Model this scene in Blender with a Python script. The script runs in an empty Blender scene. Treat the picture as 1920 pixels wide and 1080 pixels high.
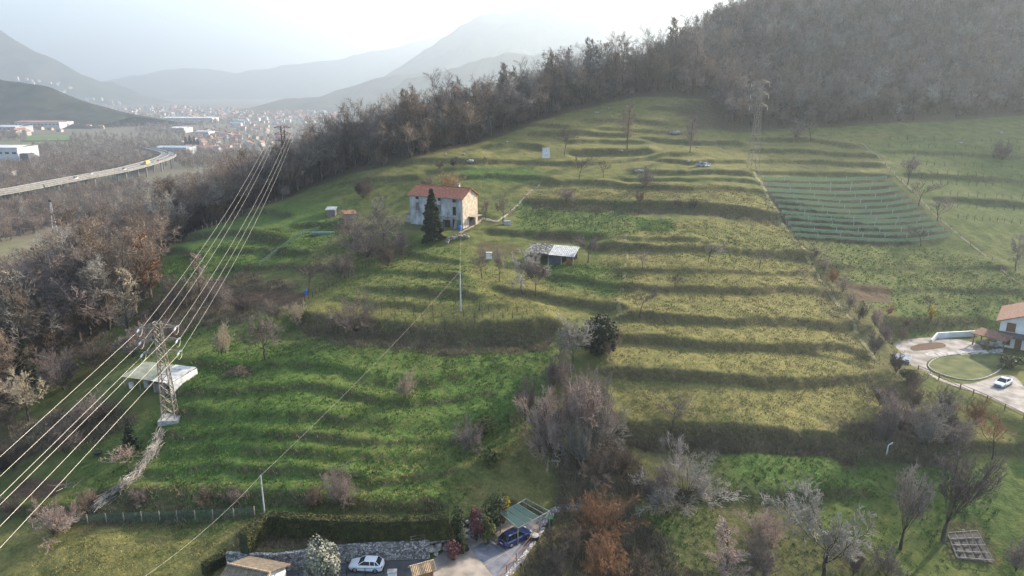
import bpy, math, random
import numpy as np
from mathutils import Vector, Matrix

# ------------------------------------------------------------------ camera, sky, sun, exposure
SC = bpy.context.scene
COL = SC.collection
F_PX, PITCH, CAMZ = 1330.0, math.radians(15.5), 60.0
SUN_AZ, SUN_EL = math.radians(52), math.radians(25)
cam_d = bpy.data.cameras.new('camera'); cam = bpy.data.objects.new('camera', cam_d); COL.objects.link(cam)
cam.location = (0, 0, CAMZ); cam.rotation_euler = (math.pi/2 - PITCH, 0, 0)
cam_d.sensor_width = 36; cam_d.lens = 36*F_PX/1920; cam_d.clip_start = 0.5; cam_d.clip_end = 40000
SC.camera = cam
world = bpy.data.worlds.new('World'); SC.world = world; world.use_nodes = True
wn = world.node_tree.nodes; wl = world.node_tree.links
sky = wn.new('ShaderNodeTexSky'); sky.sky_type = 'NISHITA'; sky.sun_disc = False
sky.sun_elevation = SUN_EL; sky.sun_rotation = SUN_AZ; sky.air_density = 1.0; sky.dust_density = 2.5; sky.ozone_density = 1.5
wl.new(sky.outputs[0], wn['Background'].inputs[0]); wn['Background'].inputs[1].default_value = 0.15
sun_d = bpy.data.lights.new('sun', 'SUN'); sun_d.energy = 5.0; sun_d.angle = math.radians(0.8); sun_d.color = (1.0, 0.86, 0.66)
sun = bpy.data.objects.new('sun', sun_d); COL.objects.link(sun)
SUNV = Vector((math.cos(SUN_EL)*math.sin(SUN_AZ), math.cos(SUN_EL)*math.cos(SUN_AZ), math.sin(SUN_EL)))
sun.rotation_euler = SUNV.to_track_quat('Z', 'Y').to_euler()
SC.view_settings.view_transform = 'Standard'; SC.view_settings.look = 'None'
SC.view_settings.exposure = 1.6; SC.view_settings.gamma = 1.0
SC.render.engine = 'CYCLES'
cy = SC.cycles
cy.max_bounces = 4; cy.diffuse_bounces = 2; cy.glossy_bounces = 2; cy.transmission_bounces = 3
cy.volume_bounces = 0; cy.transparent_max_bounces = 12; cy.use_denoising = True
cy.sample_clamp_indirect = 4.0; cy.caustics_reflective = False; cy.caustics_refractive = False
try:
    cy.denoiser = 'OPENIMAGEDENOISE'; cy.denoising_input_passes = 'RGB_ALBEDO_NORMAL'; cy.denoising_prefilter = 'NONE'
except Exception: pass
cy.use_adaptive_sampling = False
SC.render.use_persistent_data = False

# ------------------------------------------------------------------ small maths
R = random.Random(7)
NR = np.random.default_rng(7)
CP, SP = math.cos(PITCH), math.sin(PITCH)
def ray(px, py):
    """direction (forward component along the view axis = 1) of the sight line through a photo point"""
    u = (px-960)/F_PX; v = (540-py)/F_PX
    return np.array([u, CP+v*SP, -SP+v*CP])
def at_h(px, py, H):
    d = ray(px, py); t = -H/d[2]
    return d*t + np.array([0, 0, CAMZ])
def at_d(px, py, D):
    """point on the sight line at ground distance Y = D"""
    d = ray(px, py); t = D/d[1]
    return d*t + np.array([0, 0, CAMZ])
def project(P):
    P = np.asarray(P, float) - np.array([0, 0, CAMZ])
    zc = P[..., 1]*CP - P[..., 2]*SP
    yc = P[..., 1]*SP + P[..., 2]*CP
    return 960+F_PX*P[..., 0]/zc, 540-F_PX*yc/zc
def sstep(a, b, x):
    t = np.clip((x-a)/(b-a), 0, 1); return t*t*(3-2*t)
def _hash(ix, iy, s):
    h = (ix.astype(np.int64)*374761393 + iy.astype(np.int64)*668265263 + s*1442695) & 0x7fffffff
    h = ((h ^ (h >> 13))*1274126177) & 0x7fffffff
    return ((h ^ (h >> 16)) & 0xffff)/65535.0
def vnoise(x, y, s=0):
    ix = np.floor(x); iy = np.floor(y); fx = x-ix; fy = y-iy
    fx = fx*fx*(3-2*fx); fy = fy*fy*(3-2*fy)
    a = _hash(ix, iy, s); b = _hash(ix+1, iy, s); c = _hash(ix, iy+1, s); d = _hash(ix+1, iy+1, s)
    return (a*(1-fx)+b*fx)*(1-fy) + (c*(1-fx)+d*fx)*fy
def fbm(x, y, o=4, s=0):
    r = 0; a = 0.5; n = 0
    for k in range(o):
        r = r + a*vnoise(x*2**k + 17.3*k, y*2**k - 9.1*k, s+k); n += a; a *= 0.5
    return r/n

# ------------------------------------------------------------------ object helpers
def tag(o, label=None, cat=None, group=None, kind=None):
    if label: o['label'] = label
    if cat: o['category'] = cat
    if group: o['group'] = group
    if kind: o['kind'] = kind
    return o
def thing(name, label, cat, loc=(0, 0, 0), rotz=0.0, group=None):
    o = bpy.data.objects.new(name, None); COL.objects.link(o); o.empty_display_size = 0.3
    o.location = loc; o.rotation_euler = (0, 0, rotz)
    return tag(o, label, cat, group)
def link(name, mesh, parent=None, loc=None, rotz=0.0):
    o = bpy.data.objects.new(name, mesh); COL.objects.link(o)
    if parent: o.parent = parent
    if loc is not None: o.location = loc
    if rotz: o.rotation_euler = (0, 0, rotz)
    return o
def copy_tree(o, parent=None):
    c = o.copy(); COL.objects.link(c)
    if parent: c.parent = parent
    for ch in list(o.children): copy_tree(ch, c)
    return c
def np_mesh(name, V, Fc, mats, mi=None, smooth=False):
    """mesh from an (n,3) array and an (m,k) face array"""
    me = bpy.data.meshes.new(name)
    V = np.asarray(V, np.float32); Fc = np.asarray(Fc, np.int32); k = Fc.shape[1]
    me.vertices.add(len(V)); me.vertices.foreach_set('co', V.ravel())
    me.loops.add(Fc.size); me.loops.foreach_set('vertex_index', Fc.ravel())
    me.polygons.add(len(Fc)); me.polygons.foreach_set('loop_start', np.arange(0, Fc.size, k, dtype=np.int32))
    if mi is not None: me.polygons.foreach_set('material_index', np.asarray(mi, np.int32))
    if smooth: me.polygons.foreach_set('use_smooth', np.ones(len(Fc), bool))
    for m in (mats if isinstance(mats, (list, tuple)) else [mats]): me.materials.append(m)
    me.update(calc_edges=True); me.validate()
    return me
class MB:
    """collects shapes, then links them as ONE mesh object"""
    def __init__(s): s.v = []; s.f = []; s.m = []; s.cur = 0
    def mat(s, i): s.cur = i; return s
    def add(s, vs, fs):
        b = len(s.v); s.v += [tuple(map(float, v)) for v in vs]
        for f in fs: s.f.append(tuple(b+i for i in f)); s.m.append(s.cur)
        return s
    def box(s, c, d, rz=0.0, taper=1.0, M=None):
        cx, cy_, cz = c; x, y, z = d[0]/2, d[1]/2, d[2]/2; ca, sa = math.cos(rz), math.sin(rz); vs = []
        for k, t in ((-1, 1.0), (1, taper)):
            for a, b in ((-1, -1), (1, -1), (1, 1), (-1, 1)):
                px, py = a*x*t, b*y*t; vs.append((cx+px*ca-py*sa, cy_+px*sa+py*ca, cz+k*z))
        if M is not None: vs = [tuple(M @ Vector(v)) for v in vs]
        return s.add(vs, [(3, 2, 1, 0), (4, 5, 6, 7), (0, 1, 5, 4), (1, 2, 6, 5), (2, 3, 7, 6), (3, 0, 4, 7)])
    def slab(s, a, b, c, d, th):
        """a panel through four corners with real thickness (downwards along its normal)"""
        a, b, c, d = (Vector(p) for p in (a, b, c, d)); n = (b-a).cross(d-a).normalized()*th
        vs = [a, b, c, d, a-n, b-n, c-n, d-n]
        return s.add(vs, [(0, 1, 2, 3), (7, 6, 5, 4), (0, 4, 5, 1), (1, 5, 6, 2), (2, 6, 7, 3), (3, 7, 4, 0)])
    def tube(s, p, q, r, r2=None, n=6, cap=True):
        p, q = Vector(p), Vector(q); d = q-p
        if d.length < 1e-6: return s
        r2 = r if r2 is None else r2
        qt = d.to_track_quat('Z', 'Y'); vs = []
        for c, rr in ((p, r), (q, r2)):
            for i in range(n):
                a = 2*math.pi*i/n; vs.append(c + qt @ Vector((rr*math.cos(a), rr*math.sin(a), 0)))
        fs = [(i, (i+1) % n, n+(i+1) % n, n+i) for i in range(n)]
        if cap: fs += [tuple(range(n-1, -1, -1)), tuple(range(n, 2*n))]
        return s.add(vs, fs)
    def path(s, pts, r, n=5):
        for a, b in zip(pts, pts[1:]): s.tube(a, b, r, n=n, cap=True)
        return s
    def prism(s, poly, z0, z1):
        n = len(poly); vs = [(x, y, z0) for x, y in poly] + [(x, y, z1) for x, y in poly]
        return s.add(vs, [tuple(range(n-1, -1, -1)), tuple(range(n, 2*n))] + [(i, (i+1) % n, n+(i+1) % n, n+i) for i in range(n)])
    def loft(s, rings, cap=True):
        n = len(rings[0]); vs = [p for r in rings for p in r]; fs = []
        for k in range(len(rings)-1):
            fs += [(k*n+i, k*n+(i+1) % n, (k+1)*n+(i+1) % n, (k+1)*n+i) for i in range(n)]
        if cap: fs += [tuple(range(n-1, -1, -1)), tuple(range((len(rings)-1)*n, len(rings)*n))]
        return s.add(vs, fs)
    def sphere(s, c, r, n=8, m=5, jit=0.0, rnd=None):
        rx, ry, rz = r if isinstance(r, (tuple, list)) else (r, r, r); rings = []
        for j in range(1, m):
            th = math.pi*j/m; ring = []
            for i in range(n):
                a = 2*math.pi*i/n; k = 1+(rnd.uniform(-jit, jit) if rnd else 0)
                ring.append((c[0]+rx*k*math.sin(th)*math.cos(a), c[1]+ry*k*math.sin(th)*math.sin(a), c[2]-rz*k*math.cos(th)))
            rings.append(ring)
        return s.loft(rings)
    def build(s, name, mats, parent=None, loc=None, rotz=0.0, smooth=False, recalc=False):
        me = s.mesh(name, mats, smooth, recalc)
        return link(name, me, parent, loc, rotz)
    def mesh(s, name, mats, smooth=False, recalc=False):
        me = bpy.data.meshes.new(name); me.from_pydata(s.v, [], s.f)
        for m in (mats if isinstance(mats, (list, tuple)) else [mats]): me.materials.append(m)
        me.polygons.foreach_set('material_index', np.array(s.m, np.int32))
        if smooth: me.polygons.foreach_set('use_smooth', np.ones(len(s.f), bool))
        me.update()
        return me

# ------------------------------------------------------------------ materials
def new_mat(name):
    m = bpy.data.materials.new(name); m.use_nodes = True
    return m, m.node_tree.nodes, m.node_tree.links, m.node_tree.nodes['Principled BSDF']
def mat(name, c1, c2=None, scale=3.0, rough=0.85, metal=0.0, bump=0.0, bscale=None, detail=5, rnd=0.0, spec=0.25, lo=0.35, hi=0.65, stretch=None, coat=0.0):
    """two-colour noise surface with optional bump, and optional per-object brightness variation"""
    m, n, l, b = new_mat(name)
    b.inputs['Roughness'].default_value = rough; b.inputs['Metallic'].default_value = metal
    b.inputs['Specular IOR Level'].default_value = spec; b.inputs['Coat Weight'].default_value = coat
    tc = n.new('ShaderNodeTexCoord'); mp = n.new('ShaderNodeMapping'); l.new(tc.outputs['Object'], mp.inputs[0])
    if stretch: mp.inputs['Scale'].default_value = stretch
    nz = n.new('ShaderNodeTexNoise'); nz.inputs['Scale'].default_value = scale; nz.inputs['Detail'].default_value = detail
    l.new(mp.outputs[0], nz.inputs['Vector'])
    cr = n.new('ShaderNodeValToRGB'); e = cr.color_ramp.elements
    e[0].position, e[1].position = lo, hi; e[0].color = (*c1, 1); e[1].color = (*(c2 or c1), 1)
    l.new(nz.outputs[0], cr.inputs[0]); out = cr.outputs[0]
    if rnd:
        oi = n.new('ShaderNodeObjectInfo'); mr = n.new('ShaderNodeMapRange'); mr.inputs[3].default_value = 1-rnd; mr.inputs[4].default_value = 1+rnd
        l.new(oi.outputs['Random'], mr.inputs[0]); hs = n.new('ShaderNodeHueSaturation'); l.new(out, hs.inputs['Color']); l.new(mr.outputs[0], hs.inputs['Value']); out = hs.outputs[0]
    l.new(out, b.inputs['Base Color'])
    if bump:
        n2 = n.new('ShaderNodeTexNoise'); n2.inputs['Scale'].default_value = bscale or scale*4; n2.inputs['Detail'].default_value = 6
        l.new(mp.outputs[0], n2.inputs['Vector']); bp = n.new('ShaderNodeBump'); bp.inputs['Strength'].default_value = bump; bp.inputs['Distance'].default_value = 0.05
        l.new(n2.outputs[0], bp.inputs['Height']); l.new(bp.outputs[0], b.inputs['Normal'])
    return m
# ------------------------------------------------------------------ the land: a smooth hill through surveyed points, then terraces
_cp = [ # photo x, y, metres below the camera
 (900,1040,57),(650,1060,57.2),(650,1000,54.8),(100,1040,58.5),(300,960,56),(500,930,53.6),(500,800,50),(600,700,47),(750,840,51.5),(850,645,45),(850,600,42.3),
 (864,582,41.3),(1000,550,40.3),(1030,495,38),(830,425,34.5),(1000,380,31.2),
 (1300,830,53),(1300,775,50.3),(1400,700,47.4),(1300,600,43),(1300,500,37.5),(1300,440,34),
 (1880,720,51.5),(1750,690,51.3),(1700,950,58.5),(1850,1040,61),(1300,1040,59),(1100,1000,58),(1100,880,54.5),(1850,860,55.2),(1600,800,53.5),
 (1700,450,38.3),(1600,350,27.6),(1880,560,47.6),(1880,605,50.3),(1700,580,47.4),(1880,420,35.5),
 (330,790,52),(250,700,49.6),(450,560,46),(400,640,48),(600,470,39.6),(450,420,39.5),(330,470,43.5),(538,368,34.5),(650,400,35.5),
 (200,620,56),(60,780,62),(60,950,60)]
_cx = [ # photo x, y, ground distance
 (1000,330,225),(1010,290,245),(1140,260,262),(1190,190,300),(1120,205,297),(1450,240,268),(1700,218,275),(1450,150,320),(1600,5,400),(1900,5,385),(1900,120,330),(1340,60,400),(1240,135,355),(1700,110,338),
 (1350,350,205),(1350,300,232),(1350,245,264),(1412,318,222),(1700,260,248),(1900,265,250),(700,320,240),(900,285,245),(1850,-60,430),(700,298,258),(900,262,268),(1020,203,302),(1110,175,325)]
_ce = [ # x, y, metres below the camera: ground out of sight, or off the edges
 (-130,215,58),(-165,240,82),(-108,255,45),(-135,300,76),(-80,318,54),(-190,330,104),(-150,160,64),(-130,125,67),(-195,200,92),(-210,110,92),(-20,325,34),(0,420,62),(60,460,50),(130,560,20),(-230,450,112),(-120,450,108),(-30,520,105),
 (60,600,90),(160,680,70),(350,520,-150),(420,430,-135),(300,420,-85),(300,330,-15),(250,260,14),(220,190,40),(160,110,59),(120,60,66),(0,40,66),(-120,60,72),(-330,300,112),(-420,600,114),(-100,700,114),(480,700,-170),(330,700,-150),(260,820,-60)]
def _tps_fit(P, z, lam=2.0):
    n = len(P); d2 = ((P[:, None]-P[None])**2).sum(-1); K = 0.5*d2*np.log(d2+1e-9) + lam*np.eye(n)*100
    A = np.zeros((n+3, n+3)); A[:n, :n] = K; A[:n, n] = 1; A[:n, n+1:] = P; A[n:, :n] = A[:n, n:].T
    return np.linalg.solve(A, np.concatenate([z, np.zeros(3)]))
_pts = [at_h(*c) for c in _cp] + [at_d(*c) for c in _cx] + [np.array([x, y, CAMZ-h]) for x, y, h in _ce]
_P = np.array([p[:2] for p in _pts])/100; _Z = np.array([p[2] for p in _pts])
_W = _tps_fit(_P, _Z, 0.00002)
def base_h(x, y):
    x = np.asarray(x, float); y = np.asarray(y, float); sh = x.shape; X = x.ravel()/100; Y = y.ravel()/100
    out = np.empty(len(X)); n = len(_P)
    for a in range(0, len(X), 40000):
        xs, ys = X[a:a+40000], Y[a:a+40000]
        d2 = (xs[:, None]-_P[:, 0])**2 + (ys[:, None]-_P[:, 1])**2
        out[a:a+40000] = (0.5*d2*np.log(d2+1e-9)) @ _W[:n] + _W[n] + _W[n+1]*xs + _W[n+2]*ys
    return np.maximum(out.reshape(sh), CAMZ-116)
def _march(px, py, fn):
    d = ray(px, py); t = np.concatenate([np.arange(45, 320, 0.5), np.arange(320, 900, 1.5)])
    z = fn(d[0]*t, d[1]*t); g = CAMZ+d[2]*t - z; k = np.nonzero(g < 0)[0]
    if len(k) == 0: return None
    k = k[0]; lo, hi = (t[k-1] if k else t[0]-1), t[k]
    for _ in range(14):
        m = (lo+hi)/2
        if CAMZ+d[2]*m - float(fn(np.array([d[0]*m]), np.array([d[1]*m]))[0]) < 0: hi = m
        else: lo = m
    return np.array([d[0]*hi, d[1]*hi, CAMZ+d[2]*hi])
def hit0(px, py): return _march(px, py, base_h)
# terrace crests: photo polyline, height of the step, run-out width, half-width of the riser
_TERR = [
 ([(1150,800),(1250,805),(1350,814),(1450,820),(1560,830),(1615,818)],1.9,7,0.9),
 ([(1160,700),(1250,704),(1350,711),(1450,715),(1560,712),(1640,704)],1.7,7,0.8),
 ([(1165,640),(1250,640),(1350,647),(1450,651),(1600,655)],1.7,6,0.8),
 ([(1170,594),(1250,598),(1350,603),(1450,605),(1590,610)],1.7,6,0.8),
 ([(1190,540),(1300,541),(1400,543),(1545,543)],1.6,6,0.8),
 ([(1165,510),(1300,508),(1420,510),(1530,508)],1.1,5,0.8),
 ([(1120,462),(1250,470),(1330,468),(1400,474),(1510,482)],1.9,7,0.9),
 ([(1000,377),(1100,380),(1190,384),(1300,390),(1450,404)],2.2,7,0.9),
 ([(1010,343),(1100,345),(1200,350),(1300,352),(1420,358)],1.4,7,0.9),
 ([(1190,320),(1280,323),(1400,325)],1.5,7,0.9),
 ([(870,330),(930,330),(1000,334),(1030,342)],1.4,6,0.9),
 ([(905,305),(980,304),(1070,307)],1.5,7,0.9),
 ([(915,273),(960,270),(1010,275)],2.4,8,1.3),
 ([(1080,287),(1140,283),(1210,287)],2.2,8,1.2),
 ([(1000,251),(1080,250),(1170,254)],1.9,8,1.2),
 ([(1070,265),(1130,263),(1200,268)],1.3,8,1.2),
 ([(1080,310),(1180,300),(1290,290)],1.2,8,1.2),
 ([(1100,228),(1180,226),(1260,234)],1.6,10,1.5),
 ([(1420,262),(1520,264),(1600,275)],1.3,6,0.9),([(1420,285),(1520,287),(1630,295)],1.2,6,0.8),([(1420,303),(1520,305),(1640,310)],1.2,6,0.8),([(1420,322),(1540,325),(1650,328)],1.1,6,0.8),
 ([(560,600),(640,610),(700,618),(800,625),(900,626),(980,620),(1030,612)],3.4,8,1.5),
 ([(690,547),(760,552),(830,558),(880,556)],1.6,6,1.0),
 ([(950,542),(1050,558),(1110,568),(1155,578)],2.0,6,0.9),
 ([(1040,520),(1100,527),(1165,540)],1.4,5,0.8),
 ([(690,505),(760,512),(850,522)],1.2,6,1.0),
 ([(880,430),(960,440),(1050,442),(1120,448)],2.2,7,1.0),
 ([(443,402),(490,398),(535,405)],2.2,7,1.4),
 ([(355,445),(420,436),(480,442),(530,456)],3.0,7,1.6),
 ([(300,470),(340,470),(370,480)],1.8,6,1.3),
 ([(420,505),(520,500),(640,505)],1.4,7,1.2),
 ([(350,680),(450,690),(560,676),(700,712),(830,716),(940,690)],1.3,6,1.5),
 ([(340,775),(450,778),(560,782),(640,786),(760,800),(900,790)],1.5,6,1.4),
 ([(320,842),(450,838),(560,846),(680,852),(800,860)],1.4,5,1.2),
 ([(200,930),(330,930),(470,930),(640,940),(800,945)],2.2,4,1.1),
 ([(10,965),(200,958),(380,955)],1.6,4,0.8),
 ([(1180,900),(1300,925),(1450,930),(1600,925)],1.2,4,1.0),
 ([(1540,400+98),(1640,505),(1760,503),(1880,505)],0.9,5,0.9),([(1620,540),(1760,545),(1900,548)],0.9,5,0.9),
 ([(1600,845),(1750,845),(1915,848)],2.0,5,1.0),
 ([(1500,655),(1560,668),(1630,690)],0.8,4,0.8),
 ([(330,730),(450,735),(560,722),(680,748),(800,752),(900,740)],1.3,4,1.0),([(300,815),(450,810),(560,816),(700,828),(850,822)],1.3,4,1.0),([(260,885),(400,874),(560,886),(720,898),(850,880)],1.4,4,1.0),
 ([(1180,336),(1290,338),(1410,343)],1.2,4,.8),([(640,345),(700,338),(770,334)],1.4,5,1.0),([(940,240),(1000,236),(1060,240)],1.5,5,1.0),([(1130,244),(1200,246),(1270,250)],1.6,5,1.0),([(1230,206),(1290,208)],1.4,5,1.0),([(1210,262),(1290,268),(1380,270)],1.5,5,.9),
 ([(1670,285),(1780,290),(1910,296)],1.0,4,.9),([(1710,330),(1800,335),(1912,340)],1.1,4,.9),([(1765,374),(1840,378),(1912,384)],1.2,5,.9),([(560,425),(620,420),(690,428)],1.4,5,1.0),([(420,468),(500,468),(570,478)],1.8,5,1.1),([(640,562),(700,575),(790,583)],1.1,4,.9),([(700,470),(780,478),(850,490)],1.3,5,1.0),
 ([(1180,452),(1240,456),(1300,454)],1.0,4,.8),([(1240,300),(1300,306),(1390,305)],1.2,4,.9),([(760,305),(820,300),(880,306)],1.5,5,1.0),([(820,320),(880,316)],1.2,5,1.0),
]
_TL = []
for pl, drop, w, k in _TERR:
    q = [hit0(*p) for p in pl]; q = [p[:2] for p in q if p is not None]
    Q = [q[0]]
    for p in q[1:]:
        if 0.5 < np.hypot(*(p-Q[-1])) < 60: Q.append(p)
    if len(Q) > 1: _TL.append((np.array(Q), drop/2, w, k))
def line_dist(x, y, Q, ends=True):
    """signed distance (positive on the left of the run) and overshoot past the ends, for flat arrays"""
    best = np.full(x.shape, 1e9); sg = np.zeros(x.shape); ov = np.zeros(x.shape)
    n = len(Q)-1
    for i in range(n):
        a, b = Q[i], Q[i+1]; e = b-a; L = np.hypot(*e); e = e/L
        rx, ry = x-a[0], y-a[1]; t = rx*e[0]+ry*e[1]; s = -rx*e[1]+ry*e[0]
        tc = np.clip(t, 0, L); d = np.hypot(t-tc, s); o = np.abs(t-tc)
        m = d < best
        best = np.where(m, d, best); sg = np.where(m, s, sg)
        isend = ((i == 0) & (t < 0)) | ((i == n-1) & (t > L))
        ov = np.where(m, np.where(isend, o, 0), ov)
    sgn = np.where(ov > 0, sg, np.sign(sg)*best)
    return sgn, ov
# flat pads: photo polygon, height below camera (None = base height at its middle), feather in metres
def gpoly(pp, H=None):
    if H is None: return np.array([hit0(*p)[:2] for p in pp])
    return np.array([at_h(x, y, H)[:2] for x, y in pp])
def in_poly(x, y, Q):
    c = np.zeros(x.shape, bool); n = len(Q); j = n-1
    for i in range(n):
        yi, yj = Q[i][1], Q[j][1]; xi, xj = Q[i][0], Q[j][0]
        m = ((yi > y) != (yj > y)) & (x < (xj-xi)*(y-yi)/((yj-yi) if yj != yi else 1e-9)+xi); c ^= m; j = i
    return c
def poly_w(x, y, Q, feather):
    """1 inside the polygon, falling to 0 over the feather outside it"""
    d = np.full(x.shape, 1e9); n = len(Q)
    for i in range(n):
        a, b = np.array(Q[i]), np.array(Q[(i+1) % n]); e = b-a; L2 = (e*e).sum()+1e-9
        t = np.clip(((x-a[0])*e[0]+(y-a[1])*e[1])/L2, 0, 1); d = np.minimum(d, np.hypot(x-a[0]-t*e[0], y-a[1]-t*e[1]))
    ins = in_poly(x, y, Q)
    return np.where(ins, 1.0, 1-sstep(0, feather, d))
H_DRIVE, H_GARDEN, H_PAD = 57.2, 54.9, 51.5
DRIVE = gpoly([(380,1110),(440,1066),(520,1072),(640,1050),(720,1046),(800,1046),(850,1015),(925,985),(950,962),(1010,968),(1022,985),(1010,1018),(960,1070),(930,1130),(600,1160)], H_DRIVE)
GARDEN = gpoly([(452,1036),(466,985),(510,962),(700,972),(850,968),(930,950),(925,975),(850,1000),(800,1018),(700,1018)], H_GARDEN)
RPAD = gpoly([(1672,640),(1760,630),(1850,620),(1960,640),(1990,740),(1960,800),(1900,775),(1810,725),(1715,685)], H_PAD)
_PADS = [(GARDEN, H_GARDEN, 2.0), (DRIVE, H_DRIVE, 0.7), (RPAD, H_PAD, 5.0)]
_FH = hit0(826, 424)
def height(x, y, micro=True):
    x = np.asarray(x, float); y = np.asarray(y, float); sh = x.shape; x = x.ravel(); y = y.ravel()
    z = base_h(x, y)
    for Q, a, w, k in _TL:
        lo = Q.min(0)-w*4; hi = Q.max(0)+w*4
        m = (x > lo[0]) & (x < hi[0]) & (y > lo[1]) & (y < hi[1])
        if not m.any(): continue
        xs, ys = x[m], y[m]
        wob = (vnoise(xs*0.16, ys*0.16, 5)-0.5)*1.3 + (vnoise(xs*0.6, ys*0.6, 6)-0.5)*0.7
        d, ov = line_dist(xs, ys, Q); d = d+wob*min(1.0, k)
        amp = 1.08*a*(0.6+0.8*vnoise(xs*0.07, ys*0.07, 8))*np.exp(-(ov/3.0)**2)
        z[m] += amp*np.tanh(d/(k*.8))*np.exp(-np.abs(d)/w)
    z = z + (fbm(x*0.05, y*0.05, 3, 11)-0.5)*1.3
    if micro:
        z = z + (fbm(x*0.55, y*0.55, 3, 21)-0.5)*0.34
    for Q, H, fth in _PADS:
        lo = Q.min(0)-fth; hi = Q.max(0)+fth
        m = (x > lo[0]) & (x < hi[0]) & (y > lo[1]) & (y < hi[1])
        if m.any():
            wgt = poly_w(x[m], y[m], Q, fth); z[m] = z[m]*(1-wgt)+(CAMZ-H)*wgt
    dx, dy = x-_FH[0], y-_FH[1]; wgt = 1-sstep(11, 17, np.hypot(dx, dy)); z = z*(1-wgt)+(_FH[2])*wgt
    return z.reshape(sh)
def gz(x, y): return float(height(np.array([x]), np.array([y]), False)[0])
_hc = {}
def hit(px, py):
    """the ground point seen at a photo position"""
    k = (px, py)
    if k not in _hc: _hc[k] = _march(px, py, lambda a, b: height(a, b, False))
    return _hc[k]
def hits(l): return [hit(*p) for p in l]

def build_land():
    na, nr = 1150, 1000
    az = np.linspace(math.radians(-52), math.radians(52), na); rr = np.exp(np.linspace(math.log(38), math.log(760), nr))
    A, RR = np.meshgrid(az, rr); X = RR*np.sin(A); Y = RR*np.cos(A); Z = height(X, Y)
    V = np.stack([X, Y, Z], -1).reshape(-1, 3)
    i = np.arange(na-1); j = np.arange(nr-1); I, J = np.meshgrid(i, j); a = (J*na+I).ravel()
    Fc = np.stack([a, a+1, a+na+1, a+na], -1)
    return V, Fc
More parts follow.
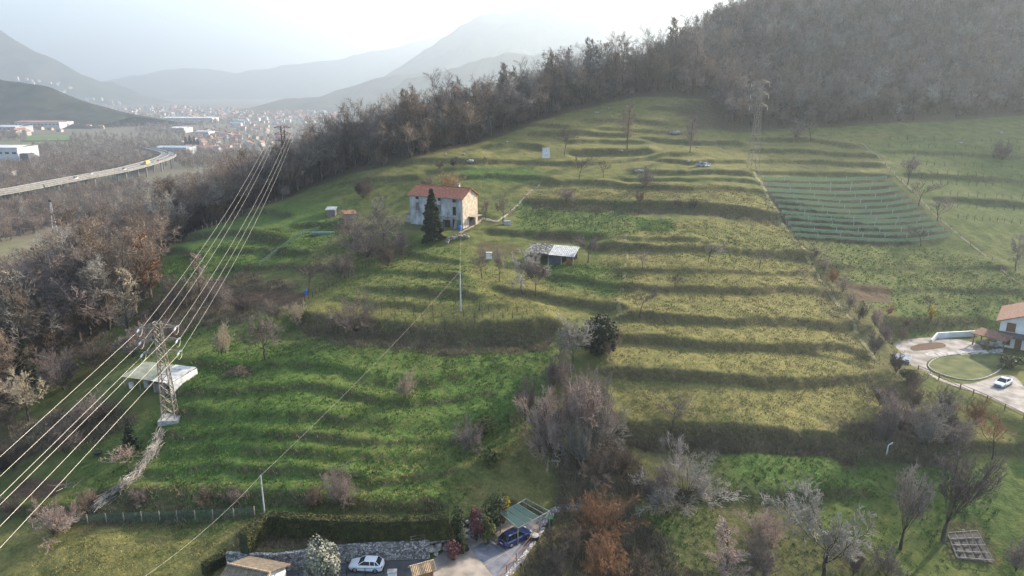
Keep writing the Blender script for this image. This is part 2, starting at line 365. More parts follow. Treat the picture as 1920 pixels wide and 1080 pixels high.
# ------------------------------------------------------------------ what grows where
_EDGE_PX = [(300,475),(340,452),(380,430),(455,400),(530,374),(585,350),(640,330),(700,315),(760,300),(830,282),(900,266),(960,245),(1020,222),(1080,205),(1130,192),(1190,180),(1260,180),(1330,184),(1345,215),(1350,238),(1450,240),(1580,235),(1700,228),(1800,222),(1915,214)]
_WL_PX = [(2,800),(45,745),(90,700),(140,665),(190,625),(235,590),(275,560),(292,520)]
WOOD_EDGE = np.array([h[:2] for h in hits(_EDGE_PX) if h is not None])
WOOD_LEFT = np.array([h[:2] for h in hits(_WL_PX) if h is not None])
WOOD = np.concatenate([np.array([[-420, 60.], [-100, 62]]), WOOD_LEFT, WOOD_EDGE, np.array([[420, WOOD_EDGE[-1][1]], [600, 250], [700, 900], [-700, 900]])])
_ZONES = [ # photo polygon, channel (0 dry, 1 lush, 2 weeds, 3 bare soil), strength, feather
 ([(330,800),(420,660),(560,650),(700,660),(850,690),(1000,660),(1000,720),(930,800),(800,930),(480,945),(290,925)],1,.95,7),
 ([(160,830),(300,800),(250,900),(150,930)],1,.55,5),([(200,620),(480,590),(560,640),(400,690),(250,660)],1,.5,6),
 ([(1040,500),(1160,500),(1160,540),(1050,530)],1,.8,5),([(1195,412),(1255,412),(1258,432),(1195,432)],1,1.,2),
 ([(300,478),(450,412),(600,380),(650,395),(560,480),(420,505),(310,530)],1,.9,8),([(870,320),(980,318),(1010,335),(880,333)],1,.9,3),
 ([(980,385),(1170,390),(1180,435),(980,425)],1,.6,5),([(1345,868),(1640,885),(1610,925),(1350,925)],1,1.,4),([(1170,970),(1310,970),(1310,1078),(1200,1078)],1,.8,4),
 ([(1520,460),(1900,470),(1910,610),(1720,620),(1600,540)],1,.45,8),([(1700,890),(1918,890),(1918,1078),(1750,1000)],1,.7,6),([(1430,960),(1700,930),(1720,1070),(1450,1078)],1,.45,8),
 ([(620,455),(760,460),(860,480),(860,540),(640,540)],1,.45,8),([(1300,430),(1430,440),(1480,480),(1280,480)],1,.25,6),
 ([(1425,335),(1660,340),(1785,445),(1490,450)],1,.35,5),([(1660,270),(1915,300),(1915,470),(1790,440)],1,.4,10),
 ([(1165,430),(1490,430),(1640,700),(1620,830),(1165,800)],0,.8,6),([(1000,345),(1190,345),(1440,370),(1450,404),(1000,375)],0,.8,6),
 ([(1000,240),(1180,183),(1325,188),(1410,320),(1000,300)],0,.6,12),([(620,470),(880,500),(1150,570),(1000,612),(620,600)],0,.42,8),
 ([(5,1005),(350,985),(450,1030),(400,1075),(5,1075)],0,.65,8),([(700,300),(900,270),(1000,300),(880,320),(720,330)],0,.4,10),
 ([(820,830),(1010,790),(1010,890),(880,930),(700,955),(620,955)],0,.75,5),([(1420,245),(1650,250),(1650,335),(1420,330)],0,.55,8),
 ([(1500,460),(1900,480),(1900,560),(1620,540)],0,.45,8),([(430,405),(540,398),(520,440),(360,445)],0,.35,8),
 ([(1080,860),(1160,810),(1190,900),(1160,960),(1040,960)],2,.9,4),([(1020,985),(1150,950),(1300,1078),(1000,1078)],2,.8,4),([(1600,800),(1770,770),(1760,860),(1600,860)],2,.8,5),
 ([(1490,450),(1530,440),(1620,560),(1720,700),(1700,790),(1660,740),(1560,600)],2,.45,2),([(1330,960),(1450,960),(1620,1078),(1320,1078)],2,.55,6),([(0,870),(140,820),(220,800),(100,790),(0,800)],2,.8,6),
 ([(300,560),(440,520),(560,540),(450,600),(250,640)],2,.7,6),([(430,620),(560,590),(700,640),(560,650)],2,.3,6),([(1160,850),(1340,860),(1350,960),(1170,960)],2,.5,5),
 ([(200,930),(480,935),(480,965),(160,985)],2,.6,3),([(1280,200),(1345,185),(1440,240),(1310,240)],2,.9,6),([(660,400),(780,430),(700,480),(620,520)],2,.5,6),
 ([(460,545),(570,551),(562,577),(420,572)],3,1.,1),([(40,902),(118,904),(98,930),(22,931)],3,1.,.8),([(1593,534),(1660,537),(1667,566),(1600,563)],3,.9,1),
 ([(880,408),(905,400),(870,436),(855,440)],3,.6,1),([(900,455),(970,462),(970,476),(900,478)],3,.6,1.5),([(1012,440),(1070,446),(1070,455),(1010,450)],3,.8,1),([(1700,638),(1766,648),(1760,658),(1700,655)],3,.9,.6),
 ([(1150,806),(1350,818),(1610,832),(1610,862),(1350,850),(1150,835)],2,.8,1.2),([(560,606),(700,624),(900,632),(1030,618),(1020,655),(850,668),(640,645)],2,.7,1.5),([(1000,382),(1190,388),(1450,408),(1455,424),(1190,402),(1000,392)],2,.6,1.),([(1430,340),(1660,340),(1780,444),(1495,446)],2,.8,2),([(470,1020),(510,1003),(835,1006),(800,1016),(560,1030)],2,.9,1),
 ([(1785,985),(1830,985),(1870,1058),(1780,1045)],3,.6,1),
]
def zone_values(X, Y, slope):
    Zn = np.zeros((len(X), 4), np.float32)
    for pp, ch, s, fth in _ZONES:
        q = [h for h in hits(pp) if h is not None]
        if len(q) < 3: continue
        Q = np.array([p[:2] for p in q]); lo = Q.min(0)-fth*1.5; hi = Q.max(0)+fth*1.5
        m = np.nonzero((X > lo[0]) & (X < hi[0]) & (Y > lo[1]) & (Y < hi[1]))[0]
        if len(m) == 0: continue
        w = fth*0.5; wx = (vnoise(X[m]*.25, Y[m]*.25, 3)-.5)*w*1.6; wy = (vnoise(X[m]*.25+9, Y[m]*.25, 4)-.5)*w*1.6
        Zn[m, ch] = np.maximum(Zn[m, ch], s*poly_w(X[m]+wx, Y[m]+wy, Q, fth))
    bank = sstep(0.50, 0.85, slope+(fbm(X*.3, Y*.3, 2, 31)-.5)*.35)
    Zn[:, 2] = np.maximum(Zn[:, 2], bank*.6)
    wd = poly_w(X, Y, WOOD, 3.0)
    Zn[:, 2] = np.maximum(Zn[:, 2], wd); Zn[:, 0] *= 1-wd; Zn[:, 1] *= 1-wd
    return Zn
def land_material():
    m, n, l, b = new_mat('meadow ground'); b.inputs['Roughness'].default_value = 0.95; b.inputs['Specular IOR Level'].default_value = 0.08
    geo = n.new('ShaderNodeNewGeometry'); at = n.new('ShaderNodeAttribute'); at.attribute_name = 'zone'
    sp = n.new('ShaderNodeSeparateColor'); l.new(at.outputs['Color'], sp.inputs[0])
    def noise(sc, det=4, ro=0.6, vec=None):
        z = n.new('ShaderNodeTexNoise'); z.inputs['Scale'].default_value = sc; z.inputs['Detail'].default_value = det; z.inputs['Roughness'].default_value = ro
        l.new(vec or geo.outputs['Position'], z.inputs['Vector']); return z.outputs[0]
    def ramp(f, lo, hi):
        r = n.new('ShaderNodeMapRange'); r.inputs[1].default_value = lo; r.inputs[2].default_value = hi; l.new(f, r.inputs[0]); r.interpolation_type = 'SMOOTHSTEP'; return r.outputs[0]
    def mixc(f, a, c):
        x = n.new('ShaderNodeMix'); x.data_type = 'RGBA'; l.new(f, x.inputs[0])
        for s, v in ((6, a), (7, c)):
            if isinstance(v, tuple): x.inputs[s].default_value = (*v, 1)
            else: l.new(v, x.inputs[s])
        return x.outputs[2]
    def mul(a, c):
        x = n.new('ShaderNodeMath'); x.operation = 'MULTIPLY'
        for s, v in ((0, a), (1, c)):
            if isinstance(v, float): x.inputs[s].default_value = v
            else: l.new(v, x.inputs[s])
        return x.outputs[0]
    def addc(a, c):
        x = n.new('ShaderNodeMath'); x.operation = 'ADD'; x.use_clamp = True; l.new(a, x.inputs[0])
        if isinstance(c, float): x.inputs[1].default_value = c
        else: l.new(c, x.inputs[1])
        return x.outputs[0]
    big = noise(0.045, 3); mid = noise(0.35, 4); fine = noise(1.7, 4, 0.7); tuft = noise(0.8, 3)
    g = mixc(ramp(mid, .3, .7), (0.066, 0.083, 0.023), (0.120, 0.126, 0.041))
    dry = mixc(ramp(fine, .3, .7), (0.132, 0.120, 0.042), (0.218, 0.187, 0.070))
    dryf = mul(addc(sp.outputs[0], ramp(big, .5, .8)), ramp(addc(mul(mid, .55), mul(fine, .5)), .28, .62))
    c = mixc(dryf, g, dry)
    lush = mixc(ramp(fine, .3, .7), (0.038, 0.070, 0.017), (0.084, 0.142, 0.034))
    c = mixc(mul(sp.outputs[1], ramp(addc(mul(tuft, .6), mul(big, .45)), .33, .58)), c, lush)
    weeds = mixc(ramp(fine, .3, .72), (0.034, 0.028, 0.019), (0.115, 0.088, 0.055))
    weeds = mixc(ramp(noise(0.5, 4), .52, .75), weeds, (0.075, 0.088, 0.03))
    c = mixc(mul(sp.outputs[2], ramp(addc(mul(tuft, .5), mul(fine, .5)), .22, .5)), c, weeds)
    soil = mixc(ramp(fine, .3, .7), (0.055, 0.036, 0.022), (0.11, 0.075, 0.05))
    al = n.new('ShaderNodeMath'); al.operation = 'MULTIPLY'; al.inputs[1].default_value = 1.0; l.new(at.outputs['Alpha'], al.inputs[0])
    c = mixc(al.outputs[0], c, soil)
    l.new(c, b.inputs['Base Color'])
    bp = n.new('ShaderNodeBump'); bp.inputs['Strength'].default_value = 0.9; bp.inputs['Distance'].default_value = 0.35
    l.new(addc(mul(noise(2.2, 5, 0.7), .6), mul(noise(0.7, 2), .4)), bp.inputs['Height']); l.new(bp.outputs[0], b.inputs['Normal'])
    return m
M_LAND = land_material()
_V, _F = build_land()
_na, _nr = 1150, 1000
_Zg = _V[:, 2].reshape(_nr, _na)
def _slope():
    X = _V[:, 0].reshape(_nr, _na); Y = _V[:, 1].reshape(_nr, _na)
    def ax(a): # differences along a grid axis
        dX, dY, dZ = np.gradient(X, axis=a), np.gradient(Y, axis=a), np.gradient(_Zg, axis=a); return dX, dY, dZ
    ex, ey, ez = ax(0); fx, fy, fz = ax(1); nx = ey*fz-ez*fy; ny = ez*fx-ex*fz; nz = ex*fy-ey*fx
    return (np.hypot(nx, ny)/np.maximum(np.abs(nz), 1e-9)).ravel()
_SL = _slope()
land = link('hillside_ground', np_mesh('hillside_ground', _V, _F, M_LAND, smooth=True)); tag(land, kind='structure')
_zn = zone_values(_V[:, 0], _V[:, 1], _SL)
_att = land.data.color_attributes.new('zone', 'FLOAT_COLOR', 'POINT'); _att.data.foreach_set('color', _zn.ravel())

# the valley floor, the far side and the mountains
def valley_material():
    m, n, l, b = new_mat('valley floor'); b.inputs['Roughness'].default_value = 0.95
    geo = n.new('ShaderNodeNewGeometry'); cr = []
    for sc, cols in ((0.006, ((.085,.10,.03), (.085,.06,.04))), (0.03, ((.065,.048,.035), (.10,.085,.06)))):
        z = n.new('ShaderNodeTexNoise'); z.inputs['Scale'].default_value = sc; z.inputs['Detail'].default_value = 6; l.new(geo.outputs['Position'], z.inputs['Vector'])
        r = n.new('ShaderNodeValToRGB'); r.color_ramp.elements[0].position = .45; r.color_ramp.elements[1].position = .58
        r.color_ramp.elements[0].color = (*cols[0], 1); r.color_ramp.elements[1].color = (*cols[1], 1); l.new(z.outputs[0], r.inputs[0]); cr.append((z, r))
    x = n.new('ShaderNodeMix'); x.data_type = 'RGBA'; x.inputs[0].default_value = .55; l.new(cr[0][1].outputs[0], x.inputs[6]); l.new(cr[1][1].outputs[0], x.inputs[7]); l.new(x.outputs[2], b.inputs['Base Color'])
    return m
M_VAL = valley_material()
ZV = CAMZ-108
def _grid(x0, x1, y0, y1, nx, ny, fz):
    X, Y = np.meshgrid(np.linspace(x0, x1, nx), np.linspace(y0, y1, ny)); Z = fz(X, Y)
    V = np.stack([X, Y, Z], -1).reshape(-1, 3); I, J = np.meshgrid(np.arange(nx-1), np.arange(ny-1)); a = (J*nx+I).ravel()
    return V, np.stack([a, a+1, a+nx+1, a+nx], -1)
def valley_h(X, Y): return ZV + 14*sstep(1500, 800, Y) + (fbm(X*.004, Y*.004, 3, 41)-.5)*8 + np.maximum(Y-3000, 0)*0.008 + 30*sstep(-500, -1500, X)*sstep(3000, 1500, Y)
V_, F_ = _grid(-9500, 5200, 150, 12500, 260, 260, lambda X, Y: np.where((X > -250) & (Y < 900), ZV-30, valley_h(X, Y)))
tag(link('valley_floor', np_mesh('valley_floor', V_, F_, M_VAL, smooth=True)), kind='structure')
M_MT = mat('distant wooded slopes', (.035,.042,.026), (.085,.078,.055), scale=0.008, detail=9, rough=1, lo=.38, hi=.62, spec=0.0)
M_MT2 = mat('dark wooded slopes', (.018,.024,.018), (.05,.05,.036), scale=0.03, detail=9, rough=1, lo=.38, hi=.62, spec=0.0)
def mountain(name, sky, D, run, back, m, rough=0.05, zb=ZV-5, seed=0, ns=260, lean=0.0):
    """a ridge whose crest follows the given skyline at ground distance D, falling to the valley floor towards us and away from us"""
    xs = np.array([p[0] for p in sky], float); ys = np.array([p[1] for p in sky], float)
    px = np.linspace(xs[0], xs[-1], ns); py = np.interp(px, xs, ys) - (fbm(px*.03, px*0+seed, 4, seed)-.5)*9
    top = np.array([at_d(a, c, D+lean*(a-xs[0])) for a, c in zip(px, py)])
    rows = []
    T = np.concatenate([np.linspace(-1, 0, 46), np.linspace(0, 1, 12)[1:]])
    for t in T:
        P = top.copy(); s = abs(t); dist = -run*s if t < 0 else back*s
        P[:, 1] += dist; P[:, 0] += dist*0.15
        hgt = top[:, 2]-zb; prof = (1-s)**1.25
        nz = (fbm(P[:, 0]*.004+seed, P[:, 1]*.004, 5, seed)-.5)*2
        P[:, 2] = zb + hgt*prof + nz*hgt*rough*4*math.sin(math.pi*min(1, s))
        rows.append(P)
    V = np.concatenate(rows); I, J = np.meshgrid(np.arange(ns-1), np.arange(len(T)-1)); a = (J*ns+I).ravel()
    return tag(link(name, np_mesh(name, V, np.stack([a, a+1, a+ns+1, a+ns], -1), m, smooth=True)), kind='structure')
mountain('mountain', [(-420,-60),(-150,0),(0,57),(60,93),(100,110),(140,140),(190,170),(235,196),(290,204)], 5200, 1800, 1200, M_MT, seed=3)
mountain('wooded_hill', [(-330,120),(-120,140),(0,147),(20,150),(90,163),(150,188),(200,206),(250,218)], 2000, 380, 500, M_MT2, rough=.03, seed=5)
mountain('mountain', [(170,200),(190,160),(250,140),(330,131),(390,127),(440,138),(470,131),(530,125),(640,110),(740,88),(820,70),(900,60)], 9000, 2200, 1400, M_MT, rough=.02, seed=8)
mountain('mountain', [(640,190),(735,140),(770,113),(810,85),(860,50),(905,28),(950,24),(1000,10),(1050,-18),(1150,-24),(1420,-22),(1600,20)], 5600, 1700, 1400, M_MT, seed=11)
mountain('wooded_hill', [(430,212),(462,205),(520,188),(600,180),(650,164),(735,140),(800,135),(880,138),(1000,150),(1200,190)], 4200, 700, 900, M_MT, rough=.03, seed=14)
mountain('wooded_hill', [(760,150),(860,124),(905,108),(950,98),(1000,106),(1060,85),(1150,80),(1300,120)], 3500, 700, 700, M_MT, rough=.03, seed=17)
# ------------------------------------------------------------------ bare winter trees: grown branch by branch
def _norm(v): return v/np.maximum(np.linalg.norm(v, axis=-1, keepdims=True), 1e-9)
def spawn(rng, P, rad, m, t0, ang, lf, K, trop=0.25, jit=0.18, rf=0.55, tip=0.25, t1=1.0, taper=0.4, angj=0.25, lmax=1e9):
    """children of branches P (n,K0,3) with base radii rad (n,): m each"""
    n, K0, _ = P.shape
    t = (t0+(t1-t0)*(np.arange(m)[None]+rng.random((n, m)))/m)
    f = t*(K0-1); i = np.minimum(f.astype(int), K0-2); u = (f-i)[..., None]
    ar = np.arange(n)[:, None]; a, b = P[ar, i], P[ar, i+1]; base = a*(1-u)+b*u; T = _norm(b-a)
    pr = _norm(np.cross(T, _norm(rng.normal(size=(n, m, 3)))))
    an = ang*(1+rng.normal(size=(n, m, 1))*angj)
    d = _norm(np.cos(an)*T+np.sin(an)*pr)
    plen = np.linalg.norm(np.diff(P, axis=1), axis=2).sum(1)[:, None]
    L = np.minimum(plen*lf*(1-taper*t)*(0.7+0.6*rng.random((n, m))), lmax)
    pts = [base]; step = (L/(K-1))[..., None]
    for k in range(K-1):
        pts.append(pts[-1]+d*step); d = _norm(d+np.array([0, 0, trop])*(1.0/(K-1))*2+rng.normal(size=d.shape)*jit)
    C = np.stack(pts, 2).reshape(n*m, K, 3)
    r = (rad[:, None]*(1-(1-tip)*t)*rf).reshape(-1)
    return C, r
def segs(P, r, tip=0.3, rmin=0.0):
    n, K, _ = P.shape; f = np.linspace(1, tip, K)
    rr = np.maximum(r[:, None]*f[None], rmin)
    return P[:, :-1].reshape(-1, 3), P[:, 1:].reshape(-1, 3), rr[:, :-1].ravel(), rr[:, 1:].ravel()
def seg_geo(S, n=3):
    a = np.concatenate([s[0] for s in S]); b = np.concatenate([s[1] for s in S]); ra = np.concatenate([s[2] for s in S]); rb = np.concatenate([s[3] for s in S])
    d = _norm(b-a); h = np.where(np.abs(d[:, 2:3]) < 0.9, np.array([[0, 0, 1.]]), np.array([[1., 0, 0]])); u = _norm(np.cross(d, h)); v = np.cross(d, u)
    V = []
    for c, r in ((a, ra), (b, rb)):
        for i in range(n):
            th = 2*math.pi*i/n; V.append(c+r[:, None]*(math.cos(th)*u+math.sin(th)*v))
    V = np.stack(V, 1).reshape(-1, 3); k = np.arange(len(a))*2*n
    Fc = np.concatenate([np.stack([k+i, k+(i+1) % n, k+n+(i+1) % n, k+n+i], -1) for i in range(n)])
    return V, Fc
def grow(kind, seed, H):
    rng = np.random.default_rng(seed)
    def trunk(top, r, K=9, lean=0.03, wig=0.02):
        z = np.linspace(0, top, K); w = np.cumsum(rng.normal(size=(K, 2))*wig*H/3, 0); w[0] = 0; ln = rng.normal(size=2)*lean
        return np.concatenate([w+ln[None]*z[:, None], z[:, None]], 1)[None], np.array([r])
    if kind == 'tall':
        T, r0 = trunk(H*.93, H*.011); L1, r1 = spawn(rng, T, r0, 22, .2, .8, .40, 6, .3, .16, .5, taper=.5)
        L2, r2 = spawn(rng, L1, r1, 7, .2, .75, .5, 5, .25, .2); L3, r3 = spawn(rng, L2, r2, 6, .2, .7, .55, 4, .2, .2); L4, r4 = spawn(rng, L3, r3, 5, .2, .75, .75, 3, .12, .25)
    elif kind == 'fork':
        T, r0 = trunk(H*.45, H*.013); L1, r1 = spawn(rng, T, r0, 8, .55, .5, 1.15, 7, .35, .12, .62, taper=.15)
        L2, r2 = spawn(rng, L1, r1, 10, .25, .65, .42, 5, .22, .2); L3, r3 = spawn(rng, L2, r2, 6, .2, .7, .55, 4, .2, .2); L4, r4 = spawn(rng, L3, r3, 5, .2, .75, .75, 3, .12, .25)
    elif kind == 'spread':
        T, r0 = trunk(H*.34, H*.022, lean=.12, wig=.03); L1, r1 = spawn(rng, T, r0, 8, .6, .85, 1.75, 7, .25, .22, .62, taper=.2)
        L2, r2 = spawn(rng, L1, r1, 9, .25, .75, .42, 5, .2, .28); L3, r3 = spawn(rng, L2, r2, 7, .2, .75, .5, 4, .2, .28); L4, r4 = spawn(rng, L3, r3, 5, .2, .75, .7, 3, .1, .25)
    elif kind == 'shrub':
        T, r0 = trunk(H*.1, H*.012, 4); L1, r1 = spawn(rng, T, r0, 22, .0, .55, 9.0, 7, .3, .12, .5, taper=.1, angj=.45)
        L2, r2 = spawn(rng, L1, r1, 9, .2, .55, .36, 5, .25, .18, .6); L3, r3 = spawn(rng, L2, r2, 7, .15, .6, .55, 4, .2, .2, .7); L4, r4 = spawn(rng, L3, r3, 4, .2, .6, .7, 3, .15, .2)
    elif kind == 'dome':
        T, r0 = trunk(H*.08, H*.012, 4); L1, r1 = spawn(rng, T, r0, 34, .0, .8, 10.5, 7, .12, .10, .5, taper=.1, angj=.5)
        L2, r2 = spawn(rng, L1, r1, 8, .3, .5, .34, 5, .12, .18, .6); L3, r3 = spawn(rng, L2, r2, 6, .15, .6, .55, 4, .1, .2, .7); L4, r4 = spawn(rng, L3, r3, 4, .2, .6, .7, 3, .1, .2)
    elif kind == 'upright':
        T, r0 = trunk(H*.97, H*.009); L1, r1 = spawn(rng, T, r0, 30, .15, .5, .27, 5, .5, .1, .5, taper=.6)
        L2, r2 = spawn(rng, L1, r1, 7, .15, .55, .45, 4, .3, .15); L3, r3 = spawn(rng, L2, r2, 6, .15, .6, .6, 4, .2, .2); L4, r4 = spawn(rng, L3, r3, 2, .2, .6, .7, 3, .1, .2)
    elif kind == 'pollard':
        T, r0 = trunk(H*.28, H*.024, 5); L1, r1 = spawn(rng, T, r0, 16, .8, .42, 2.6, 8, .22, .07, .4, taper=.0)
        L2, r2 = spawn(rng, L1, r1, 8, .25, .5, .34, 5, .2, .15); L3, r3 = spawn(rng, L2, r2, 6, .2, .6, .5, 4, .2, .2); L4, r4 = spawn(rng, L3, r3, 2, .2, .6, .7, 3, .1, .2)
    elif kind == 'young':
        T, r0 = trunk(H*.5, H*.012, 6, lean=.08); L1, r1 = spawn(rng, T, r0, 8, .45, .7, .95, 5, .3, .15, .55)
        L2, r2 = spawn(rng, L1, r1, 6, .2, .7, .5, 4, .25, .2); L3, r3 = spawn(rng, L2, r2, 4, .2, .7, .55, 3, .2, .2); L4, r4 = spawn(rng, L3, r3, 2, .2, .7, .7, 3, .1, .2)
    zmax = max(T[..., 2].max(), L1[..., 2].max(), L2[..., 2].max(), L3[..., 2].max()); k = H/zmax
    for A in (T, L1, L2, L3, L4): A *= k; A[..., 2] = np.maximum(A[..., 2], -0.2)
    T[0, 0, 2] = -.4
    rm = (0.0042 if seed < 20 else 0.0066)*H**.5
    return [segs(T, r0*1.15, .45, rm*2), segs(L1, r1, .3, rm*1.2)], [segs(L2, r2, .35, rm), segs(L3, r3, .5, rm), segs(L4, r4, .7, rm*.85)]
M_BARK = mat('tree bark', (.04,.033,.027), (.11,.09,.075), 2.5, .95, bump=.4, rnd=.35, stretch=(1,1,.3))
M_BARKD = mat('dark bark', (.03,.025,.02), (.08,.066,.055), 2.5, .95, bump=.4, rnd=.3, stretch=(1,1,.3))
def twig(name, a, b, rnd=.35): return mat(name, a, b, .35, .9, rnd=rnd, detail=2)
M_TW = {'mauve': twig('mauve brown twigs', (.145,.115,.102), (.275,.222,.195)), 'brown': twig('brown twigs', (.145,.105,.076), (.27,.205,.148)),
        'grey': twig('grey twigs', (.19,.17,.145), (.36,.33,.28)), 'pale': twig('pale straw twigs', (.27,.225,.155), (.46,.39,.285), .2),
        'russet': twig('russet twigs', (.21,.105,.05), (.38,.215,.115), .15), 'rose': twig('pinkish twigs', (.25,.18,.15), (.44,.345,.29), .15), 'dark': twig('dark twigs', (.075,.058,.05), (.145,.115,.095), .3)}
_TREE = {}
def tree_meshes(kind, seed, H):
    k = (kind, seed)
    if k not in _TREE:
        a, b = grow(kind, seed, H); _TREE[k] = ((seg_geo(a, 5)), (seg_geo(b, 3)), H, {})
    return _TREE[k]
def tree_objs(kind, seed, H, tint, bark=None):
    """shared trunk and crown meshes of one grown tree in one colouring"""
    t = tree_meshes(kind, seed, H); key = (tint, bark)
    if key not in t[3]:
        t[3][key] = (np_mesh('trunk', t[0][0], t[0][1], bark or M_BARK), np_mesh('crown', t[1][0], t[1][1], M_TW[tint]))
    return t[3][key]
def plant_tree(kind, seed, H0, tint, p, H, name, label, cat='tree', group=None, rz=None, wide=1.0, bark=None):
    tm, cm = tree_objs(kind, seed, H0, tint, bark)
    t = thing(name, label, cat, p, R.uniform(0, 6.28) if rz is None else rz, group)
    s = H/H0; t.scale = (s*wide, s*wide, s)
    link('trunk', tm, t); link('crown', cm, t)
    return t
# leafy crowns ------------------------------------------------------
def leaf_mesh(name, C, Nn, size, m, rng, asp=1.5):
    """many small leaf quads at C facing roughly along Nn"""
    n = len(C); N_ = _norm(Nn+rng.normal(size=(n, 3))*.6); h = _norm(rng.normal(size=(n, 3))); u = _norm(np.cross(N_, h)); v = np.cross(N_, u)
    s = (size*(.6+.8*rng.random(n)))[:, None]; u = u*s*asp*.5; v = v*s*.5
    V = np.stack([C-u-v*.4, C+v, C+u-v*.4, C-v], 1).reshape(-1, 3); k = np.arange(n)*4
    return np_mesh(name, V, np.stack([k, k+1, k+2, k+3], -1), m)
def blob_points(rng, n, rad, lobes, zsq=1.0):
    """leaf places over a lumpy, gappy crown"""
    c = _norm(rng.normal(size=(lobes, 3)))*rad*(.25+.5*rng.random((lobes, 1))); c[:, 2] *= zsq; lr = rad*(.28+.28*rng.random(lobes))
    i = rng.integers(0, lobes, n); d = _norm(rng.normal(size=(n, 3))); r = lr[i]*(.75+.3*rng.random(n)); P = c[i]+d*r[:, None]
    return P, d
M_LEAF = {'dark': mat('dark evergreen leaves', (.016,.024,.010), (.055,.065,.026), .9, .7, rnd=.15), 'ivy': mat('ivy leaves', (.03,.045,.015), (.085,.09,.03), .9, .6),
          'yew': mat('dark conifer needles', (.012,.022,.012), (.04,.055,.02), .8, .8), 'olive': mat('olive shrub leaves', (.05,.062,.02), (.15,.145,.045), .9, .8, rnd=.15),
          'silver': mat('grey green leaves', (.13,.14,.105), (.30,.30,.235), .9, .8), 'gold': mat('golden leaves', (.28,.18,.02), (.5,.36,.04), 1.5, .7), 'rust': mat('dead orange leaves', (.2,.085,.025), (.38,.19,.06), 1.2, .85),
          'hedge': mat('clipped hedge leaves', (.028,.034,.013), (.085,.085,.024), 1.1, .8), 'plum': mat('purple leaves', (.10,.035,.035), (.22,.09,.085), 1.2, .8), 'blue': mat('blue spruce needles', (.09,.14,.16), (.2,.28,.3), 1.5, .8)}
def leafy(name, label, p, H, W, leaf, n=2600, size=.28, seed=1, lobes=14, cat='shrub', group=None, trunk=.15):
    rng = np.random.default_rng(seed); t = thing(name, label, cat, p, R.uniform(0, 6.28), group); hz = H*(1-trunk)
    P, d = blob_points(rng, n, .5, lobes); P *= np.array([W, W, hz])*1.3; P[:, 2] += H*trunk+hz*.5; P[:, 2] = np.maximum(P[:, 2], .05)
    link('foliage', leaf_mesh('foliage', P, d, size, M_LEAF[leaf], rng), t)
    b = MB()
    for k in range(5):
        a = k*1.26+seed; b.tube((0, 0, -.3), (W*.22*math.cos(a), W*.22*math.sin(a), H*.6), .05*H**.5, .02, n=5)
    b.build('stem', M_BARKD, t); return t
def conifer(name, label, p, H, W, leaf='yew', seed=1, cat='conifer', group=None, bare=.08, droop=.35, n_whorl=26, size=.3, cone=1.0):
    rng = np.random.default_rng(seed); t = thing(name, label, cat, p, R.uniform(0, 6.28), group)
    b = MB(); b.tube((0, 0, -.4), (0, 0, H*.98), H*.016, .02, n=7); P = []; D = []
    for w in range(n_whorl):
        f = w/(n_whorl-1); z = H*(bare+(1-bare)*f); L = W*.5*((1-f)**cone)*(.75+.4*rng.random())+.12
        for k in range(7):
            a = rng.random()*6.28; l = L*(.7+.5*rng.random()); e = np.array([math.cos(a)*l, math.sin(a)*l, -droop*l+.1*l]); q = np.array([0, 0, z])
            if w % 2 == 0: b.tube(q, q+e, .035, .012, n=4, cap=False)
            m = max(8, int(34*l)); s = rng.random(m)**.7; c = q+e*s[:, None]; side = np.array([-math.sin(a), math.cos(a), 0])
            c = c+side*((rng.random((m, 1))-.5)*.55*l*(1.05-s[:, None]))+rng.normal(size=(m, 3))*.05*np.array([1, 1, 1.6]); c[:, 2] -= rng.random(m)*.18*l*s
            P.append(c); D.append(np.tile(np.array([math.cos(a)*.5, math.sin(a)*.5, .8]), (m, 1)))
    b.build('trunk', M_BARKD, t); P = np.concatenate(P)
    link('foliage', leaf_mesh('foliage', P, np.concatenate(D), size, M_LEAF[leaf], rng, 2.0), t); return t

# ------------------------------------------------------------------ the woods
_FOREST = [('tall', 1, 16, 'mauve'), ('fork', 2, 16, 'brown'), ('fork', 3, 15, 'mauve'), ('fork', 4, 15, 'grey'), ('spread', 5, 12, 'mauve'), ('tall', 6, 15, 'brown'), ('fork', 7, 14, 'mauve'), ('spread', 8, 12, 'brown')]
_UNDER = [('shrub', 11, 5, 'mauve'), ('shrub', 12, 5, 'brown'), ('shrub', 13, 5, 'dark'), ('young', 14, 6, 'russet')]
def wood_sites():
    rng = np.random.default_rng(99); xs = []; 
    gx, gy = np.meshgrid(np.arange(-330, 420, 5.0), np.arange(92, 520, 5.0)); x = (gx+rng.uniform(-2.3, 2.3, gx.shape)).ravel(); y = (gy+rng.uniform(-2.3, 2.3, gy.shape)).ravel()
    az = np.degrees(np.arctan2(x, y)); m = (np.abs(az) < 40.5) & in_poly(x, y, WOOD)
    x, y = x[m], y[m]; z = height(x, y, False)
    m = (z > CAMZ-104); x, y, z = x[m], y[m], z[m]
    return x, y, z, rng
WX, WY, WZ, _wr = wood_sites()
_edge_d = np.minimum(np.abs(line_dist(WX, WY, WOOD_EDGE)[0]), np.abs(line_dist(WX, WY, WOOD_LEFT)[0]))
_keep = _edge_d > 1.2
WX, WY, WZ, _edge_d = WX[_keep], WY[_keep], WZ[_keep], _edge_d[_keep]
_dist = np.hypot(WX, WY); _azw = np.arctan2(WX, WY)
_hill = (WX > 25) & (WY > 200)
